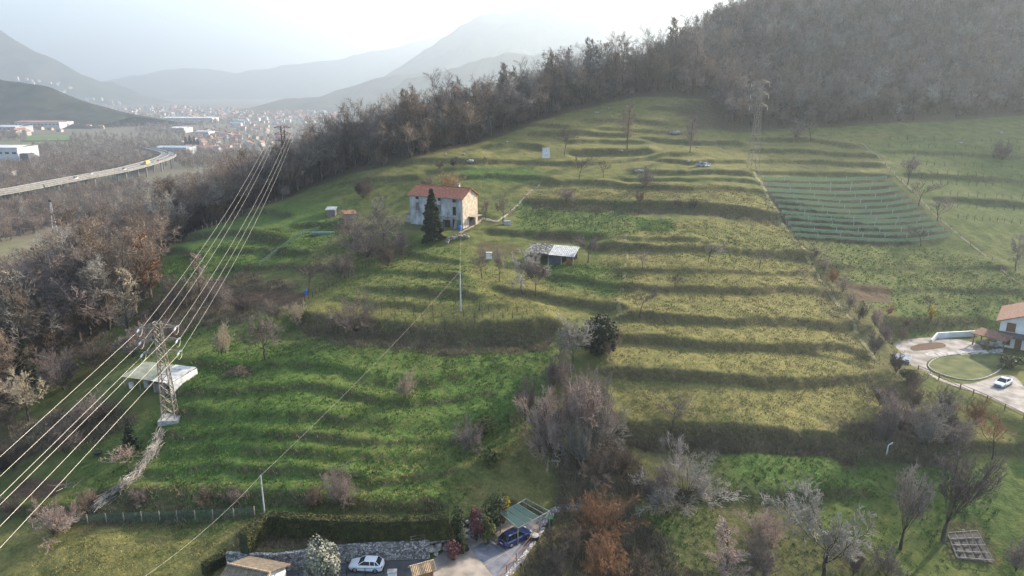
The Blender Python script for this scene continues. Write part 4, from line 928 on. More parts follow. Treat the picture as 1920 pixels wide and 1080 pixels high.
def right_house():
    zb = CAMZ-H_PAD; g = lambda px, py: at_h(px, py, H_PAD)
    A = g(1868, 648); rz = math.radians(-38)
    t = thing('white_house', 'white two-storey house with a tiled roof and a timber porch above the curved drive', 'house', (A[0], A[1], zb), rz)
    L, D_, He, Hr = 9.4, 12.0, 5.6, 7.6   # gable wall along local x, ridge along y
    b = MB(); b.add([(0,0,-1),(L,0,-1),(L,0,He),(L/2,0,Hr),(0,0,He)], [(0,1,2,3,4)]); b.add([(L,D_,-1),(0,D_,-1),(0,D_,He),(L/2,D_,Hr),(L,D_,He)], [(0,1,2,3,4)])
    b.add([(L,0,-1),(L,D_,-1),(L,D_,He),(L,0,He)], [(0,1,2,3)]); b.add([(0,D_,-1),(0,0,-1),(0,0,He),(0,D_,He)], [(0,1,2,3)]); b.build('wall', M_WHITE, t)
    r = MB(); o = .8; k = (Hr-He)/(L/2)
    r.slab((-o, D_+o, He-k*o+.25), (-o, -o, He-k*o+.25), (L/2, -o, Hr+.25), (L/2, D_+o, Hr+.25), .18); r.slab((L+o, -o, He-k*o+.25), (L+o, D_+o, He-k*o+.25), (L/2, D_+o, Hr+.25), (L/2, -o, Hr+.25), .18); ro = r.build('roof', M_TILE2, t)
    q = MB(); q.box((L*.7, D_*.5, Hr+.3), (.7, .7, 1.5)); q.build('chimney', M_WHITE, ro)
    for x, z in ((1.9, 4.5), (5.6, 4.3)):
        w = window(t, x, z, 1.5, 1.7, fm=M_WOOD, pm=M_SHUTB)
    window(t, 7.2, 1.2, 1.3, 1.5, fm=M_WOOD, pm=M_SHUTB); window(t, 3.6, 1.1, 1.1, 2.2, fm=M_WOOD, pm=M_SHUTB, name='door', sill=False); window(t, 1.6, 1.3, 1.2, 1.2, fm=M_WOOD, pm=M_PANE)
    window(t, 4.0, 4.4, 1.2, 1.5, y=0, fm=M_WOOD, pm=M_SHUTB, axis='y', out=-1)
    l = MB(); l.slab((-.2, -1.9, 2.75), (L+.6, -1.9, 2.75), (L+.6, -.02, 3.35), (-.2, -.02, 3.35), .14); l.build('lean_to_roof', M_TILED, t)
    pr = MB(); pr.slab((-4.6, -2.6, 2.55), (1.6, -4.6, 2.55), (2.8, -1.95, 3.15), (-3.2, .6, 3.25), .16); pr.build('porch_roof', M_TILE2, t)
    for x, y in ((-4.0, -2.3), (-1.3, -3.1), (1.4, -4.1), (-2.8, .2)):
        MB().box((x, y, 1.2), (.26, .26, 2.6)).build('porch_post', M_WOOD, t)
    b = MB(); b.box((-1.2, -.9, .45), (3.2, .3, .9)); b.build('porch_wall', M_STONE, t)
right_house()
# ------------------------------------------------------------------ cars and the drive at the bottom
M_TYRE = mat('black tyre rubber', (.012,.012,.012), (.025,.025,.025), 4, .85)
M_RIM = mat('alloy rim', (.35,.36,.37), (.5,.51,.52), 3, .3, metal=.8)
M_LAMP = mat('clear lamp lens', (.6,.62,.63), (.8,.8,.8), 3, .1, spec=.6)
M_RED = mat('red lamp lens', (.35,.012,.01), (.5,.02,.015), 3, .15, spec=.6)
M_GLASSD = mat('tinted car glass', (.008,.010,.012), (.02,.024,.028), 1, .06, spec=.6)
M_BLACK = mat('black plastic', (.015,.015,.016), (.03,.03,.032), 3, .6)
M_CHROME = mat('bright trim', (.55,.56,.57), (.7,.7,.7), 2, .2, metal=.9)
def paint(name, c): return mat(name, tuple(v*.9 for v in c), c, 1.2, .28, spec=.5, coat=.6)
P_WHITE, P_BLUE, P_SILV = paint('white car paint', (.78,.80,.82)), paint('deep blue car paint', (.012,.022,.10)), paint('pale grey car paint', (.62,.65,.68))
def car(label, p, rz, pm, L=4.4, W=1.82, H=1.55, kind='suv'):
    t = thing('parked_car', label, 'car', p, rz); hw = W/2; wb = L*.30
    # lower body: rings along the length, nose at +x
    st = [(-.5,.62,.42,.80),(-.485,.86,.28,.98),(-.42,.97,.22,1.0),(-.25,1.0,.2,1.0),(0,1.0,.2,.98),(.2,1.0,.2,.97),(.33,.98,.2,.93),(.44,.9,.24,.80),(.485,.78,.3,.70),(.5,.55,.4,.6)]
    if kind == 'sedan': st = [(x, w, a, b*(.9 if x > -.3 else .93)) for x, w, a, b in st]
    ring = lambda x, w, a, b: [(x*L, s*w*hw*k, z) for s, k, z in ((-1,.88,a),(-1,1,a+.14),(-1,1,b-.16),(-1,.9,b),(1,.9,b),(1,1,b-.16),(1,1,a+.14),(1,.88,a))]
    b = MB().loft([ring(*s) for s in st])
    cab = {'suv': (-.47,-.36,.06,.24), 'hatch': (-.45,-.33,.06,.25), 'sedan': (-.36,-.20,.06,.24)}[kind]; zb = .93 if kind != 'sedan' else .86
    zt = H
    b.loft([[(x*L, y*hw, z) for x, y, z in ((cab[1]+.015,-.66,zt-.07),(cab[2]-.01,-.66,zt-.07),(cab[2]-.01,.66,zt-.07),(cab[1]+.015,.66,zt-.07))], [(x*L, y*hw, z) for x, y, z in ((cab[1]+.03,-.60,zt),(cab[2]-.04,-.60,zt),(cab[2]-.04,.60,zt),(cab[1]+.03,.60,zt))]])
    for s in (-1, 1):   # pillars
        for xa, xb in ((cab[0], cab[1]+.02), (cab[3], cab[2]-.01), (-.14, -.13), (-.29 if kind != 'sedan' else -.2, -.27 if kind != 'sedan' else -.17)):
            b.tube((xa*L, s*.875*hw, zb-.02), (xb*L, s*.67*hw, zt-.05), .045, n=5)
    body = b.build('body', pm, t, smooth=False)
    g = MB(); g.loft([[(cab[0]*L, -.86*hw, zb-.05), (cab[3]*L, -.86*hw, zb-.05), (cab[3]*L, .86*hw, zb-.05), (cab[0]*L, .86*hw, zb-.05)], [(cab[1]*L, -.65*hw, zt-.06), (cab[2]*L, -.65*hw, zt-.06), (cab[2]*L, .65*hw, zt-.06), (cab[1]*L, .65*hw, zt-.06)]]); g.build('window_glass', M_GLASSD, t)
    for sx in (-1, 1):
        for sy in (-1, 1):
            w = MB().tube((sx*wb, sy*(hw-.20), .33), (sx*wb, sy*(hw+.012), .33), .33, n=16).build('wheel', M_TYRE, t)
            MB().tube((sx*wb, sy*(hw+.012), .33), (sx*wb, sy*(hw+.03), .33), .21, .19, 12).build('rim', M_RIM, w)
    zl = .70 if kind != 'sedan' else .62
    for sy in (-1, 1):
        MB().box((L*.47, sy*hw*.66, zl), (.14, .34, .13)).build('headlight', M_LAMP, t)
        MB().box((-L*.488, sy*hw*.70, zl+.16), (.08, .30, .16)).build('tail_light', M_RED, t)
        MB().box((L*.17, sy*(hw+.09), zb+.03), (.14, .2, .13)).build('wing_mirror', pm, t)
        if kind == 'suv': MB().tube((-L*.33, sy*.6*hw, zt+.05), (L*.02, sy*.6*hw, zt+.05), .03, n=5).build('roof_rail', M_CHROME, t)
    MB().box((-L*.505, 0, .62), (.03, .5, .12)).build('number_plate', M_LAMP, t)
    MB().box((L*.497, 0, .5), (.06, 1.0, .16)).build('grille', M_BLACK, t)
    return t
GD = lambda px, py: at_h(px, py, H_DRIVE-.04)
car('white hatchback parked below the stone wall at the bottom of the picture', GD(688, 1066), math.radians(176), P_WHITE, 4.25, 1.8, 1.5, 'hatch')
car('deep blue estate car nosed under the green-paned carport', GD(966, 1013), math.radians(40), P_BLUE, 4.7, 1.9, 1.62, 'suv')
def sheet(name, Q, z, m, lift=.03, kind='structure', label=None, cat=None):
    b = MB(); n = len(Q); b.add([(q[0], q[1], z+lift) for q in Q]+[(q[0], q[1], z-.3) for q in Q], [tuple(range(n))]+[(i, n+i, n+(i+1) % n, (i+1) % n) for i in range(n)])
    return tag(b.build(name, m), label, cat, kind=kind)
M_DRV = mat('tan concrete yard', (.18,.155,.13), (.34,.295,.25), .5, .9, detail=8, bump=.2)
M_SLATE = mat('blue grey paving', (.10,.105,.125), (.19,.195,.22), .6, .75, detail=7)
M_ASPH = mat('grey asphalt', (.06,.06,.065), (.11,.11,.115), .8, .85, detail=7)
zD = CAMZ-H_DRIVE
sheet('driveway', gpoly([(812,1048),(850,1022),(930,988),(950,966),(1006,970),(1018,985),(1004,1016),(955,1072),(925,1120),(760,1130),(790,1085)], H_DRIVE), zD, M_DRV, .035)
sheet('road', gpoly([(432,1072),(520,1074),(640,1057),(720,1053),(812,1048),(790,1085),(760,1130),(600,1160),(395,1112)], H_DRIVE), zD, M_ASPH, .03)
_pv = [[(882,1030),(916,1012),(948,1036),(908,1060)],[(917,1011),(958,994),(984,1010),(950,1035)],[(909,1061),(949,1037),(975,1060),(935,1092)],[(951,1036),(985,1011),(1004,1014),(978,1058)],[(960,993),(985,980),(1004,993),(986,1009)]]
for q in _pv: sheet('paving', gpoly(q, H_DRIVE), zD, M_SLATE, .05)
def ribbon_wall(name, label, P, z0s, z1s, th, m, cat='wall', group=None, cap=None):
    """a wall standing along world points P between heights z0s and z1s"""
    b = MB(); n = len(P); P = [np.array(p[:2]) for p in P]
    off = []
    for i in range(n):
        e = P[min(n-1, i+1)]-P[max(0, i-1)]; e = e/np.hypot(*e); off.append(np.array([-e[1], e[0]])*th/2)
    b.loft([[(*(P[i]-off[i]), z0s[i]), (*(P[i]+off[i]), z0s[i]), (*(P[i]+off[i]), z1s[i]), (*(P[i]-off[i]), z1s[i])] for i in range(n)])
    t = tag(b.build(name, m), label, cat, group); return t
def dense(pp, H=None, step=2.0, fn=None):
    P = [at_h(x, y, H) if H is not None else hit(x, y) for x, y in pp]; P = [p for p in P if p is not None]; out = [P[0]]
    for a, b in zip(P, P[1:]):
        k = max(1, int(np.hypot(*(b-a)[:2])/step)); out += [a+(b-a)*i/k for i in range(1, k+1)]
    return out
def stones_mat():
    m, n, l, b = new_mat('rubble stonework'); b.inputs['Roughness'].default_value = .95; tc = n.new('ShaderNodeTexCoord')
    v = n.new('ShaderNodeTexVoronoi'); v.inputs['Scale'].default_value = 3.2; v.inputs['Randomness'].default_value = 1; l.new(tc.outputs['Object'], v.inputs[0])
    r = n.new('ShaderNodeValToRGB'); e = r.color_ramp.elements; e[0].color = (.17,.16,.155,1); e[1].color = (.52,.49,.46,1); e[0].position = .1; e[1].position = .9
    sp = n.new('ShaderNodeSeparateColor'); l.new(v.outputs['Color'], sp.inputs[0]); l.new(sp.outputs[0], r.inputs[0])
    d = n.new('ShaderNodeTexVoronoi'); d.feature = 'DISTANCE_TO_EDGE'; d.inputs['Scale'].default_value = 3.2; l.new(tc.outputs['Object'], d.inputs[0])
    g = n.new('ShaderNodeMapRange'); g.inputs[2].default_value = .09; l.new(d.outputs[0], g.inputs[0]); x = n.new('ShaderNodeMix'); x.data_type = 'RGBA'; x.inputs[6].default_value = (.05,.047,.043,1); l.new(g.outputs[0], x.inputs[0]); l.new(r.outputs[0], x.inputs[7]); l.new(x.outputs[2], b.inputs['Base Color'])
    bp = n.new('ShaderNodeBump'); bp.inputs['Strength'].default_value = 1; bp.inputs['Distance'].default_value = .12; l.new(g.outputs[0], bp.inputs['Height']); l.new(bp.outputs[0], b.inputs['Normal']); return m
M_RUB = stones_mat()
zG = CAMZ-H_GARDEN
_w = dense([(428,1068),(520,1071),(640,1054),(720,1049),(806,1045)], H_DRIVE, 1.5)
ribbon_wall('stone_wall', 'long grey rubble retaining wall behind the white car', _w, [zD-.6]*len(_w), [zG+.15]*len(_w), .5, M_RUB)
_w = dense([(812,1043),(852,1020),(900,1000),(928,985),(944,966)], H_DRIVE, .8)
def rockery(P):
    b = MB(); r = random.Random(3)
    for p in P:
        for k in range(6):
            s = r.uniform(.22, .5); f = r.random(); z = zD+f*2.0
            b.sphere((p[0]+r.uniform(-.5, .5)-.35*f, p[1]+r.uniform(-.2, .3)+.7*f, z), (s*1.2, s, s*.75), 7, 5, .22, r)
    tag(b.build('rockery', mat('pale rockery boulders', (.26,.245,.225), (.58,.55,.50), 1.1, .95, bump=.5)), 'bank of pale boulders curving up beside the drive to the carport', 'rockery')
rockery(_w)
# the clipped hedge
def hedge(label, P, z0, h, th, seed, top=None):
    t = thing('hedge', label, 'hedge', (P[0][0], P[0][1], z0)); o = np.array([P[0][0], P[0][1], z0]); rng = np.random.default_rng(seed); C = []; N_ = []
    core = MB(); n = len(P); Q = [np.array(p[:2])-o[:2] for p in P]; off = []
    for i in range(n):
        e = Q[min(n-1, i+1)]-Q[max(0, i-1)]; e = e/np.hypot(*e); off.append(np.array([-e[1], e[0]]))
    hh = [h*(.97+.06*rng.random()) for _ in range(n)]; k = th/2-.10
    core.loft([[(*(Q[i]-off[i]*k), -.2), (*(Q[i]+off[i]*k), -.2), (*(Q[i]+off[i]*k), hh[i]-.1), (*(Q[i]-off[i]*k), hh[i]-.1)] for i in range(n)]); core.build('stem', M_LEAF['dark'], t)
    for i in range(n-1):
        L = np.hypot(*(Q[i+1]-Q[i])); m = int(L*620*max(1, h/2.4)); f = rng.random((m, 1)); c = Q[i]*(1-f)+Q[i+1]*f; nn = off[i]*(1-f)+off[i+1]*f; hz = (hh[i]*(1-f)+hh[i+1]*f)[:, 0]
        face = rng.integers(0, 5, m); zz = np.where(face < 4, rng.random(m)*hz, hz+rng.normal(size=m)*.05); sd = np.where(face < 2, -1, np.where(face < 4, 1, rng.random(m)*2-1))
        xy = c+nn*(sd*th/2)[:, None]*(1+rng.normal(size=(m, 1))*.06); C.append(np.concatenate([xy, zz[:, None]], 1))
        N_.append(np.where((face < 4)[:, None], np.concatenate([nn*np.sign(sd)[:, None], np.zeros((m, 1))], 1), np.array([[0, 0, 1.]])))
    link('foliage', leaf_mesh('foliage', np.concatenate(C), np.concatenate(N_), .13, M_LEAF['hedge'], rng), t)
_h1 = dense([(505,1001),(620,1010),(700,1012),(780,1011),(842,1005)], H_GARDEN, 1.5); _h2 = dense([(459,1040),(480,1021),(502,1003)], H_GARDEN, 1.2)
hedge('long dark clipped hedge closing the back of the garden above the stone wall', _h1, zG, 3.0, 1.25, 1)
hedge('short sunlit arm of the clipped hedge running towards the bottom left roof', _h2, zG, 3.0, 1.2, 2)
_h3 = [p for p in dense([(384,1080),(405,1062),(428,1048)], None, 1.0)]
hedge('low rough hedge above the corner of the tiled roof', _h3, min(p[2] for p in _h3), 1.7, 1.2, 3)
def lowfence(name, label, P, h, post, rails, m, every=1, wire=None, cat='fence', group=None, net=None, pr=.05):
    """posts along P (each its own part) with rails between them"""
    o = np.array(P[0], float); t = thing(name, label, cat, o, 0, group); pm = None; r = MB(); S = P[::every]
    for p in S:
        q = np.array(p)-o
        if pm is None:
            pm = MB().box((0, 0, h/2-.2), (pr*2, pr*2, h+.4)).mesh('post', post)
        c = link('post', pm, t, q)
    for a, b in zip(S, S[1:]):
        for z in rails: r.tube(tuple(np.array(a)-o+[0, 0, z*h]), tuple(np.array(b)-o+[0, 0, z*h]), wire or pr*.7, n=4)
    r.build('rail', m, t)
    if net is not None:
        q = MB()
        for a, b in zip(S, S[1:]):
            a, b = np.array(a)-o, np.array(b)-o; L = np.hypot(*(b-a)[:2]); k = max(2, int(L/.16))
            for i in range(k): p = a+(b-a)*i/k; q.tube(tuple(p), tuple(p+[0, 0, h*.92]), .018, n=3, cap=False)
            for z in np.linspace(.05, .92, 8): q.tube(tuple(a+[0, 0, z*h]), tuple(b+[0, 0, z*h]), .018, n=3, cap=False)
        q.build('mesh_panel', net, t)
    return t
lowfence('rail_fence', 'short two-rail timber fence at the edge of the garden wall', dense([(771,1018),(796,1014),(820,1010)], H_GARDEN, 1.9), .95, M_WOODG, (.5, .95), M_WOODG)
_dr = dense([(930,1098),(968,1052),(996,1018),(1012,996)], H_DRIVE, 2.3)
lowfence('rail_fence', 'rusty post fence along the right edge of the paved drive', _dr, 1.2, M_RUST, (.35, .9), M_RUST, pr=.05)
_w = dense([(935,1100),(975,1052),(1003,1016),(1020,992)], H_DRIVE, 1.2)
ribbon_wall('stone_wall', 'low stone kerb wall along the right edge of the paved drive', _w, [zD-1.5]*len(_w), [zD+.28]*len(_w), .45, M_RUB)
def carport():
    z = zD+2.6; c = [at_h(x, y, H_DRIVE-2.6) for x, y in ((938,968),(971,990),(1030,959),(986,941))]
    o = np.array([*c[1][:2], zD]); t = thing('carport', 'steel carport frame with green glass panes over the blue car', 'carport', o); c = [np.array([p[0]-o[0], p[1]-o[1], 2.6+(.45 if i in (0, 3) else 0)]) for i, p in enumerate(c)]
    m = mat('dull green steel', (.11,.125,.11), (.20,.215,.19), 2, .6); f = MB(); lerp = lambda a, b, k: a+(b-a)*k
    for a, b in ((c[0], c[1]), (c[1], c[2]), (c[2], c[3]), (c[3], c[0])): f.tube(tuple(a), tuple(b), .09, n=6)
    for k in (.22, .44, .66, .83): f.tube(tuple(lerp(c[1], c[2], k)), tuple(lerp(c[0], c[3], k)), .065, n=6)
    f.build('roof_frame', m, t)
    for p in c:
        MB().tube((p[0], p[1], -.2), tuple(p), .07, n=6).build('post', m, t)
    gm, n, l, b = new_mat('green carport glass'); b.inputs['Base Color'].default_value = (.022,.062,.052,1); b.inputs['Roughness'].default_value = .3; b.inputs['Alpha'].default_value = .8
    for i in range(3):
        k0, k1 = (0, .22, .44)[i]+.015, (.22, .44, .66)[i]-.015
        MB().slab(tuple(lerp(c[1], c[2], k0)+[0, 0, .1]), tuple(lerp(c[1], c[2], k1)+[0, 0, .1]), tuple(lerp(c[0], c[3], k1)+[0, 0, .1]), tuple(lerp(c[0], c[3], k0)+[0, 0, .1]), .02).build('glass_pane', gm, t)
carport()
def gate_canopy():
    p = GD(793, 1098); t = thing('gate_canopy', 'little tiled canopy roof at the yard entrance', 'canopy', p, math.radians(24)); b = MB()
    b.slab((-1.5, -1.0, 2.35), (1.5, -1.0, 2.35), (1.5, 0, 3.1), (-1.5, 0, 3.1), .1); b.slab((1.5, 1.0, 2.35), (-1.5, 1.0, 2.35), (-1.5, 0, 3.1), (1.5, 0, 3.1), .1)
    for i in range(15):
        x = -1.4+.2*i; b.tube((x, -1.0, 2.40), (x, 0, 3.15), .055, n=5); b.tube((x, 1.0, 2.40), (x, 0, 3.15), .055, n=5)
    b.tube((-1.5, 0, 3.16), (1.5, 0, 3.16), .09, n=6); b.build('roof', M_TILE3, t)
    for x in (-1.2, 1.2): MB().box((x, 0, 1.2), (.22, .22, 2.5)).build('post', M_WOOD, t)
    b = MB(); b.box((0, 0, .95), (2.1, .06, 1.8)); b.build('gate_leaf', M_WOOD, t)
gate_canopy()
def bottom_house():
    A, B = at_d(431, 1061, 71.0), at_d(506, 1071, 69.5); u = (B-A)[:2]; L = np.hypot(*u); rz = math.atan2(u[1], u[0]); z = (A[2]+B[2])/2
    t = thing('tiled_house', 'brown tiled roof of a house cut off by the bottom edge', 'house', (A[0], A[1], z-4.4), rz); k = .42; m = tiles('shaded mossy brown tiles', (.085,.07,.05), (.14,.11,.078), (.21,.17,.12))  # mossy brown-grey, with the front slope's shade in the tile colour
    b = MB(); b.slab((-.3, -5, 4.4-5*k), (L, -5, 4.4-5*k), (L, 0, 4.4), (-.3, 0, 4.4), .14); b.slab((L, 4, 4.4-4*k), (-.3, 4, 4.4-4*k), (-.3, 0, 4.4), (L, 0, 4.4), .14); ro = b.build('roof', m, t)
    h = MB(); h.tube((-.3, 0, 4.45), (L, 0, 4.45), .12, n=7); h.box((L+.02, -2.5, 4.4-2.5*k), (.22, 5.4, .14), M=Matrix.Translation((0, -2.5, 4.4-2.5*k)) @ Matrix.Rotation(math.atan(k), 4, 'X') @ Matrix.Translation((0, 2.5, -4.4+2.5*k))); h.build('ridge_tiles', M_TILE3, ro)  # ochre edge strip: sunlight on the roof verge put into the colour
    b = MB(); b.mat(0).add([(0,-4.4,-3),(L-.4,-4.4,-3),(L-.4,-4.4,2.4),(0,-4.4,2.4),(0,3.4,-3),(L-.4,3.4,-3),(L-.4,3.4,2.8),(0,3.4,2.8),(L-.4,0,4.2),(0,0,4.2)], [(0,1,2,3),(5,4,7,6),(1,5,6,8,2),(4,0,3,9,7)]); b.build('wall', M_WHITE, t)
bottom_house()
def motorbike():
    p = GD(866, 1037); t = thing('motorbike', 'dark touring motorbike parked against the rockery', 'motorbike', p, math.radians(30))
    for x in (-.72, .75):
        w = MB(); w.loft([[(x+r*math.cos(a), y, .32+r*math.sin(a)) for a in np.linspace(0, 6.283, 17)[:-1]] for r, y in ((.27, -.07), (.32, -.05), (.32, .05), (.27, .07))]); w.build('wheel', M_TYRE, t)
    b = MB(); b.loft([[(x, s*w, z) for s, z in ((-1, a), (-1, c), (1, c), (1, a))] for x, w, a, c in ((-.85, .12, .62, .82), (-.3, .2, .35, .85), (.1, .24, .3, 1.0), (.55, .2, .4, 1.05), (.85, .1, .7, .95))]); b.build('body', M_BLACK, t)
    MB().loft([[(x, s*w, z) for s, z in ((-1, a), (-1, c), (1, c), (1, a))] for x, w, a, c in ((-.9, .13, .82, .9), (-.4, .17, .84, .92), (0, .14, .92, .96))]).build('seat', M_TYRE, t)
    MB().slab((.62, -.2, 1.0), (.62, .2, 1.0), (.4, .16, 1.42), (.4, -.16, 1.42), .02).build('windscreen', M_PANE, t)
    MB().tube((.38, -.38, 1.1), (.38, .38, 1.1), .03, n=5).tube((.5, 0, 1.1), (.78, 0, .32), .05, n=6).build('handlebar', M_CHROME, t)
    for s in (-1, 1): MB().box((-.6, s*.33, .68), (.5, .22, .4)).build('pannier', M_BLACK, t)
motorbike()
def bin_():
    p = GD(1031, 984); t = thing('wheelie_bin', 'dark green wheeled bin at the end of the stone path', 'bin', (p[0], p[1], gz(p[0], p[1]))); m = mat('green plastic', (.015,.06,.035), (.025,.09,.05), 2, .5)
    MB().loft([[(s*w, r*d, z) for s, r in ((-1,-1),(1,-1),(1,1),(-1,1))] for w, d, z in ((.24, .28, .05), (.33, .38, 1.0))]).build('body', m, t)
    MB().slab((-.36, -.42, 1.08), (.36, -.42, 1.08), (.36, .42, 1.16), (-.36, .42, 1.16), .08).build('lid', m, t)
    for s in (-1, 1): MB().tube((s*.30, .36, .1), (s*.22, .36, .1), .1, n=10).build('wheel', M_TYRE, t)
bin_()
def tank():
    p = GD(1002, 1012); t = thing('water_butt', 'low round dark tank with a pale lid beside the drive', 'tank', (p[0], p[1], zD))
    MB().tube((0, 0, -.1), (0, 0, .75), .62, .66, 16).build('body', M_BLACK, t); MB().tube((0, 0, .75), (0, 0, .86), .6, .35, 16).build('lid', M_CONC, t)
tank()
def garden_lamp():
    p = at_h(901, 994, H_DRIVE-1.6); t = thing('garden_lamp', 'small white globe lamp on a post above the rockery', 'lamp', p)
    MB().tube((0, 0, -1.2), (0, 0, 1.0), .04, n=6).build('post', M_BLACK, t); MB().sphere((0, 0, 1.15), .2, 10, 7).build('globe', M_LAMP, t)
garden_lamp()
def cabinet():
    p = GD(736, 1088); t = thing('meter_cabinet', 'small white cabinet box standing by the road', 'cabinet', p, .1); MB().box((0, 0, .6), (1.0, .6, 1.3)).build('body', M_WHITE, t); MB().box((0, 0, 1.30), (1.15, .75, .1)).build('lid', M_CONC, t); MB().box((0, -.31, .6), (.8, .03, 1.0)).build('door', M_WHITE, t)
cabinet()
_rf = dense([(520,1092),(560,1088),(650,1080),(720,1078)], H_DRIVE, 2.2)
lowfence('iron_fence', 'thin black iron fence in front of the white car', _rf, 1.05, M_BLACK, (.45, .95), M_BLACK, pr=.04)
def path_strip(name, pp, w, m, lift=.06, H=None):
    P = dense(pp, H, 1.0); b = MB(); n = len(P); vs = []; 
    for i in range(n):
        e = (P[min(n-1, i+1)]-P[max(0, i-1)])[:2]; e = e/np.hypot(*e); nn = np.array([-e[1], e[0]])*w/2*(1+.25*math.sin(i*1.7))
        for s in (-1, 0, 1):
            q = P[i][:2]+nn*s; vs.append((q[0], q[1], gz(*q)+lift+(.04 if s == 0 else 0)))
    b.add(vs, [(3*i+k, 3*i+k+1, 3*i+k+4, 3*i+k+3) for i in range(n-1) for k in (0, 1)][::1]); return tag(b.build(name, m), kind='structure')
M_PATH = mat('trodden pale path', (.22,.18,.13), (.36,.31,.235), .9, .95)
path_strip('path', [(1012,985),(1024,968),(1045,955),(1075,951),(1098,950)], 1.3, M_RUB)
path_strip('path', [(862,437),(882,427),(898,416),(905,409),(918,413),(932,416)], .9, M_PATH)
path_strip('path', [(932,416),(950,403),(975,380),(995,358),(1012,345)], .7, M_PATH, .03)

# ------------------------------------------------------------------ the drive and garden of the white house
zP = CAMZ-H_PAD
def chaikin(Q, k=2):
    Q = np.asarray(Q)
    for _ in range(k): N = np.roll(Q, -1, 0); Q = np.stack([.75*Q+.25*N, .25*Q+.75*N], 1).reshape(-1, 2)
    return Q
GP = lambda l: chaikin(gpoly(l, H_PAD)) if len(l) > 4 else gpoly(l, H_PAD)
M_PAVE = mat('pale paving', (.15,.138,.125), (.33,.30,.275), .45, .9, detail=7)
M_LAWN = mat('mown lawn', (.045,.060,.018), (.105,.115,.036), .45, .95, bump=.5, bscale=9)
sheet('driveway', GP([(1668,646),(1700,636),(1748,632),(1830,640),(1850,662),(1780,664),(1745,672),(1735,682),(1742,698),(1775,716),(1815,722),(1850,712),(1880,702),(1905,705),(1930,740),(1960,790),(1905,770),(1850,742),(1780,722),(1712,692),(1690,668)]), zP, M_PAVE, .04)
sheet('lawn', GP([(1741,683),(1760,671),(1800,665),(1870,660),(1890,672),(1872,696),(1840,712),(1800,712),(1765,702),(1746,693)]), zP, M_LAWN, .06)
def kerb(Q, label):
    b = MB(); n = len(Q); c = Q.mean(0)
    for i in range(n):
        a, d = Q[i], Q[(i+1) % n]; e = d-a; L = np.hypot(*e)
        if L > .05: b.box(((a[0]+d[0])/2, (a[1]+d[1])/2, zP+.06), (L*1.04, .16, .26), rz=math.atan2(e[1], e[0]))
    tag(b.build('kerb', M_STONE), label, 'kerb')
kerb(chaikin(gpoly([(1739,683),(1759,670),(1800,664),(1871,659),(1892,672),(1874,697),(1840,713),(1800,713),(1764,703),(1744,693)], H_PAD), 2), 'grey stone kerb ringing the oval lawn of the white house')
sheet('flower_bed', GP([(1704,652),(1722,645),(1764,641),(1778,650),(1750,655),(1712,659)]), zP, mat('dark garden soil', (.06,.035,.022), (.11,.065,.04), 3, .95, bump=.5), .08)
for k in range(7):
    x = 1733+k*20; sheet('paving', GP([(x, 662.5-k*.9), (x+16, 661.5-k*.9), (x+13+9, 667.5-k), (x+9, 669-k)]), zP, M_STONE, .075)
_w = dense([(1746,641),(1756,634),(1790,632),(1832,630)], H_PAD, 2)
ribbon_wall('garden_wall', 'low pale wall at the back of the upper drive', _w, [zP-.5]*len(_w), [zP+.5]+[zP+1.25]*(len(_w)-1), .35, M_WHITE)
car('pale grey saloon parked on the curved drive of the white house', at_h(1880, 722, H_PAD-.05), math.radians(215), P_SILV, 4.4, 1.75, 1.42, 'sedan')
_w = dense([(1721,695),(1760,712),(1800,730),(1850,752),(1919,786)], H_PAD, 2.4)
lowfence('rail_fence', 'brown two-rail timber fence along the outer edge of the curved drive', _w, 1.1, M_WOOD, (.5, .95), M_WOOD, pr=.07)
_w = dense([(1725,690),(1760,706),(1800,724),(1850,745),(1919,778)], H_PAD, 2)
def bin_shelter():
    p = at_h(1690, 684, H_PAD); t = thing('bin_shelter', 'small slatted shelter with a pale sloping lid at the drive entrance', 'shelter', p, math.radians(-35))
    MB().box((0, 0, .6), (2.6, 1.5, 1.3)).build('body', M_SHUT, t); MB().slab((-1.5, -1.0, 1.3), (1.5, -1.0, 1.3), (1.5, .9, 1.9), (-1.5, .9, 1.9), .1).build('roof', M_TINW, t); MB().box((.9, -.95, 1.45), (.7, .1, .16)).build('gutter', M_PANE, t)
bin_shelter()
def fountain():
    p = at_h(1870, 660, H_PAD); r = random.Random(5); b = MB()
    for k in range(7): b.sphere((r.uniform(-.7, .7), r.uniform(-.4, .4), .2+r.random()*.2), (.4, .35, .3), 7, 5, .2, r)
    tag(b.build('rock_pile', M_STONE, None, p), 'little heap of pale rocks on the lawn of the white house', 'rocks')
fountain()
# ------------------------------------------------------------------ single trees and shrubs
_kinds = {'spread': [(21, 7), (22, 7), (23, 7)], 'pollard': [(24, 8)], 'fork': [(30, 8), (31, 8)], 'bigfork': [(3, 15), (4, 15), (7, 14)], 'tall': [(1, 16), (32, 12)], 'upright': [(5, 16), (25, 8)], 'shrub': [(11, 5), (12, 5), (13, 5)], 'dome': [(15, 5), (16, 5)], 'young': [(28, 5), (26, 5), (27, 5)]}
_n = [0]
def bt(px, py, ptop, kind, tint, label, wide=1.0, cat='tree', name='bare_tree', dz=0.0):
    p = hit(px, py)
    if p is None: print('no ground at', px, py, label); return
    k = _kinds[kind][_n[0] % len(_kinds[kind])]; _n[0] += 1
    if kind == 'young': wide *= 1.4
    if kind == 'bigfork': kind = 'fork'
    H = max(.6, z_top(p, ptop)-p[2]); return plant_tree(kind, k[0], k[1], tint, p+np.array([0, 0, dz]), H, name, label, cat, None, None, wide)
